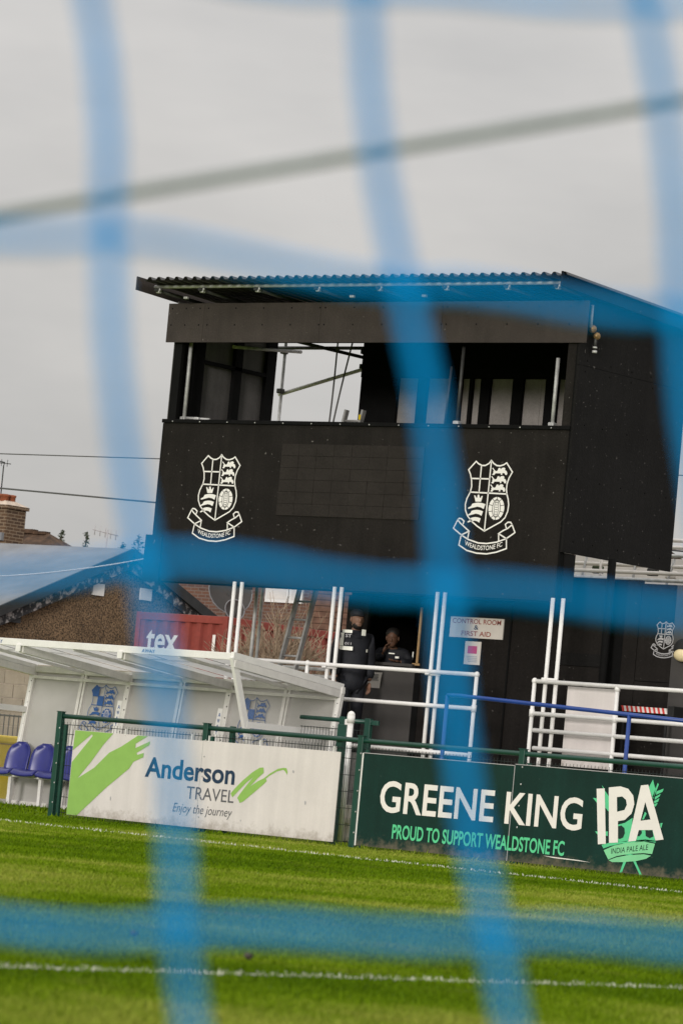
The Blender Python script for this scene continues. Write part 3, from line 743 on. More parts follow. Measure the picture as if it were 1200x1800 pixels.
rail_set('handrail', 'white tube handrail of four bars beside the gap for the steps',
         [((0.86, 2.285), (6.5, 2.285)), ((0.86, 1.875), (6.5, 1.875)), ((0.90, 1.665), (6.5, 1.665)), ((0.92, 1.44), (6.5, 1.44))],
         [(0.855, .08, 2.285), (2.12, .08, 2.25), (4.4, .08, 2.285), (6.5, .08, 2.285)])
P_ = Thing('blank_board', (1.61, 3.36, 1.2), 'plain white board fixed behind the white handrail', 'board')
P_.part('sheet', MB().box(1.23, 1.985, 3.34, 3.36, 1.25, 2.255), 'board_white')
P_.part('edging', MB().box(1.985, 2.0, 3.335, 3.365, 1.25, 2.26), 'white')
B_ = Thing('blue_handrail', (0.36, 2.0, .08), 'blue painted tube handrail sloping gently down past the white rails', 'handrail')
B_.part('rail', MB().tube([(0.36, 2.0, 1.99), (0.5, 2.0, 1.995), (6.6, 2.0, 1.80)], .026, 12), 'blue_paint')
for x, z in ((0.36, 1.99), (3.10, 1.912), (5.9, 1.82)):
    B_.part('post', MB().tube([(x, 2.0, .08), (x, 2.0, z)], .026, 12), 'blue_paint')
T_ = Thing('barrier_bar', (2.0, 4.0, 2.0), 'red and white striped barrier bar behind the white handrail', 'barrier')
for k in range(10):
    x = 1.65 + k * .068
    for q, mm in ((0, 'red_tape'), (1, 'print_white')):
        x0 = x + q * .034
        T_.part('stripe', MB().add([(x0, 3.98, 2.015), (x0 + .034, 3.98, 2.015), (x0 + .012, 3.98, 2.085), (x0 - .022, 3.98, 2.085),
                                    (x0, 4.01, 2.015), (x0 + .034, 4.01, 2.015), (x0 + .012, 4.01, 2.085), (x0 - .022, 4.01, 2.085)],
                                   [(0, 1, 2, 3), (7, 6, 5, 4), (0, 4, 5, 1), (3, 2, 6, 7), (1, 5, 6, 2), (0, 3, 7, 4)]), mm)
T_.part('bracket', MB().box(2.335, 2.43, 3.97, 4.19, 1.98, 2.12), 'black_rubber', bevel=.01)
for x in (1.66, 2.30): T_.part('leg', MB().box(x, x + .03, 3.985, 4.005, 1.2, 2.01), 'black_rubber')

# ------------------------------------------------------------------ pitch-side fence
F = Thing('pitch_fence', (0.6, 0, 0), 'dark green tube and wire mesh fence along the pitch', 'fence')
F.part('top_rail', MB().tube([(-4.20, 0, 1.305), (12.6, 0, 1.305)], .030, 12), 'green_paint')
for x in (-4.25, -1.80, 0.64, 3.02, 5.42, 7.82, 10.22, 12.6):
    p = F.part('post', MB().box(x - .04, x + .04, -.035, .035, -.05, 1.355), 'green_paint', bevel=.006)
    F.part('cap', MB().box(x - .046, x + .046, -.041, .041, 1.355, 1.365), 'green_paint', parent=p)
    bl = MB()
    for z in (.2, .45, .7, .95, 1.15): bl.ell((x + .03, -.040, z), .011, .006, .011, 8, 5)
    F.part('bolts', bl, 'galv', parent=p, kind='stuff')
    q = MB().box(x + .085, x + .125, -.02, .02, -.05, 1.20)
    F.part('clamp_bar', q, 'green_paint')
F.part('post', MB().box(-1.46, -1.40, .03, .08, .0, 1.35), 'green_paint')
F.part('post', MB().box(0.22, 0.30, .05, .13, .0, 1.34), 'green_paint')
for a, b in ((-4.21, -1.84), (-1.76, .60), (.68, 2.98), (3.06, 5.38), (5.46, 7.78), (7.86, 10.18), (10.26, 12.56)):
    wm = MB(); x = a + .02
    while x < b:
        wm.tube([(x, .012, .03), (x, .012, 1.235)], .0034, 4, cap=False); x += .05
    for z in (.08, .28, .48, .68, .88, 1.08, 1.20): wm.tube([(a, .006, z), (b, .006, z)], .0042, 4, cap=False)
    F.part('wire_mesh', wm, 'wire', kind='stuff')

# return fence behind the gap, white post with cap, pale base
E_ = Thing('return_fence', (-1.0, 1.9, .08), 'short dark green mesh fence behind the gap between the boards', 'fence')
E_.part('top_rail', MB().tube([(-1.86, 1.9, 1.575), (-0.70, 1.9, 1.575)], .028, 12), 'green_paint')
for x in (-1.17, -0.76): E_.part('post', MB().box(x - .045, x + .045, 1.87, 1.93, .08, 1.62), 'green_paint', bevel=.005)
E_.part('clamp', MB().box(-0.73, -0.60, 1.88, 1.92, 1.54, 1.60), 'green_paint', bevel=.006)
wm = MB(); x = -1.84
while x < -.76: wm.tube([(x, 1.91, .2), (x, 1.91, 1.47)], .0036, 4, cap=False); x += .05
for z in (.3, .7, 1.1, 1.46): wm.tube([(-1.86, 1.91, z), (-.74, 1.91, z)], .005, 4, cap=False)
E_.part('wire_mesh', wm, 'wire', kind='stuff')
E_.part('post', MB().box(-.44, -.30, .87, .93, .50, 1.50), 'green_paint', bevel=.005)
Wp = Thing('white_post', (-0.03, .6, 0.06), 'white tube post with domed cap standing in the fence gap', 'post')
Wp.part('tube', MB().tube([(-.03, .6, .05), (-.03, .6, 1.60)], .037, 14), 'white')
Wp.part('cap', MB().tube([(-.03, .6, 1.52), (-.03, .6, 1.61)], .048, 14).ell((-.03, .6, 1.615), .048, .048, .05, 14, 8), 'white')
Wp.part('clip', MB().box(-.11, -.06, .58, .62, 1.49, 1.56), 'white', bevel=.008)
Pb = Thing('pale_pallet', (-0.17, .62, 0.05), 'pale slatted pallet end at the foot of the white post', 'pallet')
for k in range(4): Pb.part('slat', MB().box(-.42 + k * .12, -.33 + k * .12, .68, .71, .06, .52), 'paper')
Pb.part('rail', MB().box(-.44, .06, .655, .679, .30, .36).box(-.44, .06, .655, .679, .08, .13), 'paper')

# ------------------------------------------------------------------ advertising boards
A1 = Thing('advertising_board', (-1.8, -.03, .06), 'white advertising board with green brush strokes reading Anderson TRAVEL', 'board')
s1 = A1.part('sheet', MB().box(-3.965, -1.812, -.036, -.024, .062, 1.142), 'board_white')
s2 = A1.part('sheet', MB().box(-1.808, .362, -.037, -.025, .062, 1.146), 'board_white')
BY = -.0405
A1.part('brush_stroke', MB().poly([(-.948,.538),(-.30,.538),(-.452,.381),(-.629,.157),(-.833,-.069),(-.568,.084),(-.337,.292),(-.144,.382),(.117,.538),(.28,.538),(.091,.435),(.091,.378),(.326,.479),(.319,.431),(.119,.319),(.134,.295),(.239,.327),(.238,.273),(.082,.206),(.018,.115),(-.332,-.149),(-.784,-.534),(-.96,-.534),(-.955,.13),(-.641,.484),(-.661,.506),(-.955,.285)], BY, -3.0, .6), 'print_green', parent=s1)
A1.part('lettering', text_mb('Anderson', -2.71, -1.25, .63, .885, BY, bold=.022), 'print_navy', label='dark blue lettering Anderson')
A1.part('lettering', text_mb('TRAVEL', -2.0, -1.235, .41, .565, BY, bold=.0), 'print_grey')
A1.part('lettering', text_mb('Enjoy the journey', -2.20, -1.24, .20, .345, BY, bold=-.004, shear=.25), 'print_grey')
A1.part('brush_mark', MB().poly([(-.292,-.073),(-.221,.002),(-.117,.099),(.019,.206),(.127,.271),(.189,.279),(.202,.215),(.121,.148),(-.002,.026),(.116,.103),(.21,.147),(.302,.214),(.42,.279),(.512,.297),(.548,.296),(.572,.253),(.568,.216),(.538,.251),(.504,.273),(.403,.245),(.285,.18),(.242,.145),(.261,.118),(.214,.074),(.079,-.033),(-.085,-.16),(-.135,-.18),(-.155,-.148),(-.18,-.122),(-.148,-.075),(-.056,.038),(.046,.151),(-.051,.083),(-.155,-.018),(-.26,-.12)], BY, -1.0, .6), 'print_green', parent=s2)
sm = MB()
for x, z, w_, h_ in ((-3.25, .30, .012, .05), (-.35, .85, .02, .03), (-.12, .48, .018, .045), (-1.1, .2, .01, .02)):
    sm.poly([(x, z), (x + w_, z - .01), (x + w_ * 1.4, z + h_ * .5), (x + w_ * .6, z + h_), (x - w_ * .3, z + h_ * .7)], BY)
A1.part('scuffs', sm, 'crest_grey', kind='stuff')
ct = MB()
for x in (-3.1, -2.0, -1.72, -.9, .25): ct.box(x - .006, x + .006, -.043, .015, 1.13, 1.21)
A1.part('cable_ties', ct, 'white', kind='stuff')

A2 = Thing('advertising_board', (3.2, -.03, .05), 'dark green advertising board reading GREENE KING with the letters IPA', 'board')
g1 = A2.part('sheet', MB().box(.715, 2.938, -.036, -.024, .052, 1.156), 'board_green')
g2 = A2.part('sheet', MB().box(2.948, 5.40, -.037, -.025, .052, 1.172), 'board_green')
A2.part('edge_trim', MB().box(.695, .714, -.040, -.022, .05, 1.158), 'white')
A2.part('joint_strip', MB().box(2.939, 2.947, -.040, -.022, .052, 1.16), 'crest_grey')
A2.part('top_trim', MB().box(.715, 2.938, -.040, -.022, 1.157, 1.165).box(2.948, 5.40, -.041, -.023, 1.173, 1.181), 'crest_grey')
A2.part('lettering', text_mb('GREENE KING', 1.02, 3.95, .475, .855, BY, bold=.017), 'print_white', label='white capitals GREENE KING')
A2.part('lettering', text_mb('PROUD TO SUPPORT WEALDSTONE FC', 1.245, 3.74, .172, .345, BY, bold=.022), 'print_mint', label='mint green capitals PROUD TO SUPPORT WEALDSTONE FC')
emo = A2.part('emblem', MB().poly([(-.07,-.20),(.10,-.18),(.06,-.34),(-.02,-.34)], BY + .0006, 4.6, .6), 'print_mint')
for p in ([(.271,.536),(.296,.47),(.317,.433),(.303,.345),(.288,.325),(.223,.441)], [(.339,.502),(.355,.484),(.312,.365),(.294,.316),(.286,.344)],
          [(.426,.443),(.412,.406),(.33,.366),(.331,.405)], [(.392,.381),(.377,.351),(.318,.308),(.317,.341)], [(.379,.331),(.366,.292),(.317,.269),(.308,.292)], [(.362,.277),(.338,.232),(.308,.244),(.312,.259)],
          [(-.371,.364),(-.291,.282),(-.28,.117),(-.345,.171)], [(-.526,.269),(-.461,.264),(-.448,.202),(-.481,.229)], [(-.418,.419),(-.386,.392),(-.389,.372)],
          [(-.456,-.111),(-.281,-.097),(-.278,-.15),(-.317,-.144),(-.359,-.142),(-.417,-.147)], [(-.149,-.009),(-.058,.018),(.04,.083),(.04,-.033),(.019,-.16),(-.013,-.192),(-.129,-.201)],
          [(.04,-.033),(.157,-.033),(.331,-.039),(.378,-.16),(.078,-.175),(.008,-.171)], [(.42,.05),(.45,.057),(.437,-.001),(.424,.007)],
          [(-.352,-.256),(-.256,-.226),(.009,-.18),(.238,-.147),(.38,-.151),(.377,-.172),(.24,-.162),(.011,-.195),(-.229,-.258),(-.321,-.295)],
          [(.2,.163),(.225,.146),(.192,.076),(.169,.074)], [(-.009,-.347),(.032,-.343),(-.041,-.543),(-.072,-.546)], [(.048,-.332),(.083,-.329),(.231,-.548),(.205,-.555)]):
    A2.part('emblem_shape', MB().poly(p, BY, 4.6, .6), 'print_mint', parent=emo)
A2.part('emblem_band', MB().poly([(-.315,-.314),(-.171,-.248),(.011,-.202),(.218,-.173),(.372,-.185),(.345,-.303),(.231,-.302),(.025,-.329),(-.135,-.367),(-.242,-.414)], BY - .001, 4.6, .6).poly([(-.235,-.422),(-.134,-.381),(.026,-.342),(.232,-.315),(.332,-.323),(.272,-.362),(.137,-.4),(-.035,-.426),(-.186,-.439)], BY - .001, 4.6, .6), 'print_mint2', parent=emo)
A2.part('emblem_holes', MB().poly([(-.147,-.028),(-.102,-.015),(-.058,-.041),(-.046,-.098),(-.064,-.148),(-.109,-.171),(-.133,-.163)], BY - .002, 4.6, .6).poly([(.135,-.049),(.175,-.046),(.185,-.079),(.154,-.12),(.125,-.118)], BY - .002, 4.6, .6).poly([(.227,-.042),(.325,-.039),(.344,-.105),(.294,-.129),(.24,-.109)], BY - .002, 4.6, .6), 'print_dark', parent=emo)
A2.part('band_lettering', text_mb('INDIA PALE ALE', 4.39, 4.885, .252, .314, BY - .002, bold=.004, slope=.088), 'print_dark', parent=emo)
ip = MB().poly([(-.484,.375),(-.373,.388),(-.292,-.239),(-.4,-.254)], BY - .003, 4.6, .6)
def ring_poly(mb, outer, inner, y):
    # letter outline with a counter: bridge the hole into one polygon
    oa = outer; ia = inner[::-1] if (sum(inner[i - 1][0] * inner[i][1] - inner[i][0] * inner[i - 1][1] for i in range(len(inner))) * sum(oa[i - 1][0] * oa[i][1] - oa[i][0] * oa[i - 1][1] for i in range(len(oa)))) > 0 else inner
    bi, bj = min(((i, j) for i in range(len(oa)) for j in range(len(ia))), key=lambda t: (oa[t[0]][0] - ia[t[1]][0]) ** 2 + (oa[t[0]][1] - ia[t[1]][1]) ** 2)
    pts = oa[:bi + 1] + ia[bj:] + ia[:bj + 1] + oa[bi:]
    mb.poly(pts, y, 4.6, .6)
ring_poly(ip, [(-.319,.402),(-.16,.426),(-.052,.406),(.025,.334),(.049,.239),(.023,.131),(-.062,.051),(-.153,.03),(-.128,-.211),(-.25,-.226)], [(-.196,.301),(-.125,.314),(-.068,.279),(-.051,.222),(-.079,.162),(-.176,.135)], BY - .003)
ring_poly(ip, [(.117,.457),(.214,.472),(.484,-.128),(.377,-.148),(.325,-.032),(.141,-.049),(.113,-.172),(.01,-.19)], [(.194,.274),(.286,.083),(.153,.058)], BY - .003)
A2.part('large_letters', ip, 'print_white', label='large tilted white letters IPA')
A2.part('scrape', MB().poly([(3.45, .155), (3.95, .145), (4.12, .132), (3.95, .135), (3.6, .14)], BY), 'print_white')
A3 = Thing('advertising_board', (7.2, -.03, .05), 'plain dark green board next along the fence past the IPA emblem', 'board')
A3.part('sheet', MB().box(5.45, 9.2, -.036, -.024, .052, 1.16), 'board_green')
A3.part('edge_trim', MB().box(5.43, 5.449, -.040, -.022, .05, 1.16), 'white')

# ------------------------------------------------------------------ dugout
DX = (-7.30, -5.52, -3.74, -1.90); FT = (0.50, 2.22); RT = (2.72, 2.00); RB = (2.46, .075)
D = Thing('dugout', (-4.6, 1.6, .075), 'white framed team dugout with clear sheets and club crests behind the fence', 'dugout')
def rear_y(z): return RB[0] + (RT[0] - RB[0]) * (z - RB[1]) / (RT[1] - RB[1])
D.part('front_beam', MB().box(-7.36, -1.93, FT[0] - .03, FT[0] + .03, 2.185, 2.275), 'white', bevel=.004)
D.part('rear_beam', MB().box(-7.36, -1.85, RT[0] - .03, RT[0] + .03, 1.93, 2.02), 'dug_frame', bevel=.004)
D.part('rear_rail', MB().box(-7.3, -1.9, RT[0] - .06, RT[0] - .02, 1.84, 1.88), 'dug_frame')
D.part('base_rail', MB().box(-7.36, -1.85, RB[0] - .04, RB[0] + .04, .075, .14), 'dug_frame', bevel=.004)
for i, x in enumerate(DX):
    D.part('rafter', MB().beam((x, FT[0], FT[1] - .075), (x, RT[0], RT[1] - .075), .07, .10), 'dug_frame', bevel=.004)
    rp_ = D.part('rear_post', MB().beam((x, RB[0], .08), (x, RT[0], 1.98), .085, .07, up=(0, 1, 0)), 'dug_frame', bevel=.004)
    b_ = MB()
    for z in (.5, .9, 1.2, 1.5, 1.65, 1.8): b_.ell((x + .015, rear_y(z) - .037, z), .010, .006, .010, 6, 4)
    D.part('bolts', b_, 'timber_black', parent=rp_, kind='stuff')
    if i in (1, 2):
        D.part('bracket', MB().box(x - .06, x + .02, FT[0] - .05, FT[0] - .031, 2.11, 2.20), 'white')
        # vertical sticker with letters
        y0 = rear_y(.9) - .041; y1 = rear_y(1.62) - .041; sx = x - .12
        st = D.part('sticker', MB().add([(sx, y0, .9), (sx + .085, y0, .9), (sx + .085, y1, 1.62), (sx, y1, 1.62)], [(0, 1, 2, 3)]), 'white')
        for k, ch in enumerate('AWAY'):
            z = 1.505 - k * .078; tm = text_mb(ch, sx + .022, sx + .066, z, z + .055, rear_y(z + .035) - .046, bold=.012)
            D.part('letter', tm, 'crest_blue', parent=st)
mids = [(DX[i] + DX[i + 1]) / 2 + .03 for i in range(3)]
for x in mids:
    D.part('mullion', MB().beam((x, RB[0], .08), (x, RT[0], 1.96), .05, .05, up=(0, 1, 0)).beam((x + .06, RB[0], .08), (x + .06, RT[0], 1.96), .03, .05, up=(0, 1, 0)), 'dug_frame')
    D.part('purlin', MB().beam((x, FT[0], FT[1] - .035), (x, RT[0], RT[1] - .035), .03, .04), 'dug_frame')
edges = sorted(list(DX) + mids)
for i in range(len(edges) - 1):
    a, b = edges[i] + .02, edges[i + 1] - .02
    D.part('back_sheet', MB().add([(a, RB[0] + .015, .10), (b, RB[0] + .015, .10), (b, RT[0] + .015, 1.96), (a, RT[0] + .015, 1.96)], [(0, 1, 2, 3)]), 'dug_panel')
    D.part('roof_sheet', MB().add([(a, FT[0], FT[1] + .035), (b, FT[0], FT[1] + .035), (b, RT[0], RT[1] + .03), (a, RT[0], RT[1] + .03)], [(3, 2, 1, 0)]), 'dug_roof')
# end panels: trapezoid frames with a mid rail and clear sheets
for x, cs in ((-1.90, 'end'), (-7.30, 'end')):
    FB = (1.42, .08)
    fy = lambda z: FB[0] + (FT[0] - FB[0]) * (z - FB[1]) / (FT[1] - FB[1])
    fr = D.part('end_frame', MB().beam((x, FB[0], FB[1]), (x, FT[0] - .01, FT[1] + .01), .05, .09, up=(0, 1, 0))
                .beam((x + .002, FT[0] - .03, FT[1] + .025), (x + .002, RT[0] + .02, RT[1] + .02), .055, .085)
                .beam((x + .001, fy(1.40), 1.40), (x + .001, rear_y(1.40), 1.40), .052, .08)
                .beam((x + .001, RB[0] - .0, .11), (x + .001, RT[0] + .0, 1.99), .05, .08, up=(0, 1, 0))
                .beam((x, FB[0], .11), (x, RB[0], .11), .05, .07), 'white')
    for z0, z1 in ((.14, 1.36), (1.44, 1.98)):
        D.part('end_sheet', MB().add([(x, fy(z0) + .03, z0), (x, rear_y(z0) - .03, z0), (x, rear_y(z1) - .03, z1 + (.0 if z0 < 1 else -.02)), (x, fy(z1) + .03, z1 + (0 if z0 < 1 else .17))], [(0, 1, 2, 3)]), 'clear', parent=fr)
# crests inside on the back sheets, leaning with them
def lean_crest(cx, cz, k):
    a, b = crest(0, 0, 0, k, 'b', 'w', w=.014, filled=True, words=True)
    sh = (RT[0] - RB[0]) / (RT[1] - RB[1])
    for mb in (a, b): mb.v = [(vx + cx, rear_y(cz) + vz * sh + vy - .012, vz + cz) for vx, vy, vz in mb.v]
    c0 = D.part('crest', a, 'crest_blue'); D.part('crest_seams', b, 'board_white', parent=c0)
lean_crest(-5.93, 1.42, .68)
lean_crest(-3.26, 1.40, .68)
D.part('roof_lettering', text_mb('AWAY', -3.40, -3.18, 2.205, 2.25, FT[0] - .034, bold=.01), 'crest_blue')
D.part('roof_lettering', text_mb('AWAY', -6.02, -5.84, 2.205, 2.25, FT[0] - .034, bold=.01), 'crest_blue')
hs = MB().tube([(-8.0 + k * .35, 1.5 + .12 * math.sin(k * .9), 2.19 + .008 * math.sin(k * 2.1)) for k in range(18)], .022, 6)
single('cable', hs, 'black_rubber', (-8.0, 1.5, 2.18), 'thick black cable lying along the dugout roof', 'cable')

# seats on a white beam
SB = Thing('seat_bench', (-4.6, 2.1, .08), 'row of blue plastic seats on a white beam inside the dugout', 'bench')
SB.part('beam', MB().box(-7.25, -2.0, 2.10, 2.16, .46, .52), 'white', bevel=.004)
for x in (-7.0, -6.44, -5.3, -4.1, -3.0, -2.1): SB.part('leg', MB().box(x - .025, x + .025, 2.105, 2.155, .08, .458), 'white')
def seat_mb():
    m = MB(); n = 12
    # backrest shell: rounded top, curved round the sitter, with thickness
    for side in (0, 1):
        pass
    rows = []
    for j in range(9):
        t = j / 8; z = .50 + .42 * t
        half = .205 * (1 - .0 * t) * (math.sqrt(max(0.02, 1 - ((t - .55) / .47) ** 2)) if t > .55 else 1.0)
        rows.append([(half * s_, .20 - .075 * (s_ ** 2) + .10 * t ** 1.5, z) for s_ in [k / 6 - 1 for k in range(13)]])
    def shell(rows, off):
        o = len(m.v); w = len(rows[0])
        for r_ in rows:
            for p in r_: m.v.append(p)
        for r_ in rows:
            for p in r_: m.v.append((p[0] * 1.02 + off[0], p[1] + off[1], p[2] + off[2]))
        N = len(rows) * w
        for j in range(len(rows) - 1):
            for k in range(w - 1):
                q = (o + j * w + k, o + j * w + k + 1, o + (j + 1) * w + k + 1, o + (j + 1) * w + k)
                m.f.append(q); m.smooth.append(True); m.f.append(tuple(i + N for i in q[::-1])); m.smooth.append(True)
        def rim(a, b): m.f.append((a, b, b + N, a + N)); m.smooth.append(True)
        for k in range(w - 1): rim(o + k + 1, o + k); rim(o + (len(rows) - 1) * w + k, o + (len(rows) - 1) * w + k + 1)
        for j in range(len(rows) - 1): rim(o + j * w, o + (j + 1) * w); rim(o + (j + 1) * w + w - 1, o + j * w + w - 1)
    shell(rows, (0, .03, 0))
    back = m; m = MB()
    rows = []
    for j in range(8):
        t = j / 7; y = .20 - .42 * t
        rows.append([(.205 * s_, y, .535 + .02 * s_ ** 2 - .01 * math.sin(3.14 * t) - (.055 * ((t - .75) / .25) ** 2 if t > .75 else 0)) for s_ in [k / 6 - 1 for k in range(13)]])
    shell(rows, (0, 0, -.035))
    return back, m
bk, pn = seat_mb()
bo = bpy.data.meshes.new('backrest'); bo.from_pydata([(a, b, c) for a, b, c in bk.v], [], bk.f); bo.polygons.foreach_set('use_smooth', bk.smooth); bo.materials.append(M['seat_blue'])
po = bpy.data.meshes.new('seat'); po.from_pydata([(a, b, c) for a, b, c in pn.v], [], pn.f); po.polygons.foreach_set('use_smooth', pn.smooth); po.materials.append(M['seat_blue'])
for x in [-7.12 + .455 * k for k in range(11)]:
    so = bpy.data.objects.new('seat', po); col.objects.link(so); so.parent = SB.o; so.location = Vector((x, 2.18, .03)) - SB.loc
    ob = bpy.data.objects.new('backrest', bo); col.objects.link(ob); ob.parent = so
# yellow bin outside the dugout end
Yb = Thing('grit_bin', (-8.35, 3.2, .08), 'yellow lidded grit bin standing past the end of the dugout', 'bin')
Yb.part('tub', MB().add([(x, y, z) for z, k in ((.1, .88), (.90, 1.0)) for x, y in ((-8.36 - .30 * k, 3.2 - .3 * k), (-8.36 + .30 * k, 3.2 - .3 * k), (-8.36 + .30 * k, 3.2 + .3 * k), (-8.36 - .30 * k, 3.2 + .3 * k))],
                       [(3, 2, 1, 0), (4, 5, 6, 7), (0, 1, 5, 4), (1, 2, 6, 5), (2, 3, 7, 6), (3, 0, 4, 7)]), 'yellow', bevel=.02)
Yb.part('lid', MB().box(-8.72, -8.02, 2.86, 3.54, .905, 1.02), 'yellow', bevel=.03)
# stone wall and railing seen through the dugout end
SW = Thing('stone_wall', (-14, 9.1, .08), 'pale stone block wall seen through the clear dugout end', 'wall')
SW.part('core', MB().box(-17.5, -10.0, 9.06, 9.3, .0, 2.62), 'mortar')
me_bl = None
for r_ in range(11):
    for c_ in range(16):
        x0 = -17.4 + c_ * .45 + (.22 if r_ % 2 else 0); z0 = .10 + r_ * .225
        SW.part('block', MB().box(x0 + .008, x0 + .442, 9.035 + random.uniform(-.01, .012), 9.06, z0 + .007, z0 + .218), 'stone')
RL = Thing('low_railing', (-11.5, 7.0, .08), 'dark railing with green top rail beyond the dugout end', 'railing')
RL.part('top_rail', MB().tube([(-15.5, 7.0, 1.50), (-9.0, 7.0, 1.50)], .03, 8), 'green_paint')
wm = MB(); x = -15.4
while x < -9: wm.tube([(x, 7.0, .1), (x, 7.0, 1.38)], .009, 5, cap=False); x += .10
wm.tube([(-15.5, 7.0, 1.36), (-9.0, 7.0, 1.36)], .015, 6)
RL.part('bars', wm, 'dark_tube', kind='stuff')

# ------------------------------------------------------------------ background left: outbuilding, container, houses, bush
OB = Thing('outbuilding', (-24, 21.6, 1.0), 'low pebbledashed outbuilding with grey felt roof and peeling bargeboards', 'building')
XG = -22.6; AP = (21.6, 4.97); HW = 4.6; SLP = .405
el_ = AP[1] - HW * SLP
OB.part('gable_wall', MB().xprism([(AP[0] - HW, 1.0), (AP[0] + HW, 1.0), (AP[0] + HW, el_), (AP[0], AP[1]), (AP[0] - HW, el_)], XG - 9, XG), 'pebble')
for sg in (-1, 1):
    e = (AP[0] + sg * (HW + .35), AP[1] - (HW + .35) * SLP)
    r_ = OB.part('roof_slope', MB().add([(x, y, z + dz) for dz in (.06, .16) for x, (y, z) in ((XG - 9.2, AP), (XG + .18, AP), (XG + .18, e), (XG - 9.2, e))],
                 [(0, 1, 2, 3), (7, 6, 5, 4), (0, 4, 5, 1), (1, 5, 6, 2), (2, 6, 7, 3), (3, 7, 4, 0)]), 'felt')
    OB.part('verge', MB().beam((XG + .20, AP[0], AP[1] + .07), (XG + .20, e[0], e[1] + .07), .05, .20), 'felt_dark', parent=r_)
    OB.part('bargeboard', MB().beam((XG + .12, AP[0], AP[1] - .15), (XG + .12, e[0], e[1] - .15), .05, .20), 'peel', parent=r_)
for y, z in ((20.84, 4.23), (22.29, 4.27)): OB.part('vent', MB().box(XG + .002, XG + .04, y - .17, y + .17, z - .12, z + .12), 'white')
OB.part('drain_block', MB().box(XG + .02, XG + .10, 17.1, 18.6, 3.35, 3.5), 'felt_dark')
single('washing_line', MB().tube([(-21.5, 15 + k * .55, 3.92 + .052 * k + .0012 * k * k * 3) for k in range(14)], .012, 5), 'white', (-21.5, 15, 3.9), 'thin white line strung across the pebbledashed gable', 'line')

CT = Thing('shipping_container', (-16.9, 18.6, 1.0), 'red corrugated shipping container with white letters behind the dugout', 'container')
cx0, cx1, cy0, cy1, cz0, cz1 = -18.02, -15.84, 16.9, 21.2, 1.0, 3.62
def corr(n0, n1, f, pitch=.27):
    """zigzag wall in plan: f(u, d) -> (x, y)"""
    pts = []; u = n0
    while u < n1 - .01:
        for du, d in ((0, 0), (.10, 0), (.135, .05), (.235, .05), (.27, 0)): pts.append((min(u + du, n1), d))
        u += pitch
    m = MB(); n = len(pts)
    m.add([(*f(u, d), z) for z in (cz0 + .15, cz1 - .14) for u, d in pts], [(i, i + 1, n + i + 1, n + i) for i in range(n - 1)])
    return m
CT.part('end_wall', corr(cx0 + .1, cx1 - .1, lambda u, d: (u, cy0 + .02 + d)), 'container')
CT.part('side_wall', corr(cy0 + .1, cy1 - .1, lambda u, d: (cx1 - .02 - d, u)), 'container')
CT.part('rear_walls', MB().box(cx0, cx1 - .1, cy1 - .05, cy1, cz0, cz1).box(cx0, cx0 + .05, cy0 + .1, cy1 - .06, cz0, cz1), 'container')
CT.part('roof', MB().box(cx0 + .05, cx1 - .05, cy0 + .05, cy1 - .05, cz1 - .04, cz1 - .01), 'container')
for a in ((cx0, cx1, cy0, cy0 + .06), (cx1 - .06, cx1, cy0 + .061, cy1)):
    CT.part('top_rail', MB().box(*a, cz1 - .14, cz1), 'container', bevel=.01); CT.part('bottom_rail', MB().box(*a, cz0, cz0 + .15), 'container')
for x, y in ((cx0, cy0), (cx1 - .1, cy0), (cx1 - .1, cy1 - .1)):
    CT.part('corner_post', MB().box(x - .004, x + .104, y - .004, y + .104, cz0 - .0, cz1 + .006), 'container', bevel=.01)
CT.part('end_lettering', text_mb('tex', -17.74, -16.98, 2.88, 3.31, cy0 + .014, bold=.02), 'print_white')
CT.part('end_lettering', text_mb('l', -16.16, -16.09, 2.88, 3.28, cy0 + .014, bold=.02), 'print_white')

# brick house behind, with chimneys of the far roofs
H1 = Thing('brick_house', (-25, 30, 1.0), 'brick house wall with white windows seen under the gantry', 'house')
H1.part('wall', MB().box(-27.8, -18, 29.0, 36.0, 1.0, 5.8), 'red_brick')
for x0, x1 in ((-24.95, -24.3), (-24.27, -23.9), (-22.6, -21.6)):
    w_ = H1.part('window', MB().box(x0, x1, 28.95, 28.998, 4.66, 5.5), 'white')
    H1.part('pane', MB().box(x0 + .06, x1 - .06, 28.94, 28.949, 4.74, 5.44), 'far_white' if x0 < -24 else 'glass_dark', parent=w_)
H1.part('drainpipe', MB().tube([(-25.9, 28.9, 1.0), (-25.9, 28.9, 5.8)], .05, 8), 'crest_grey')
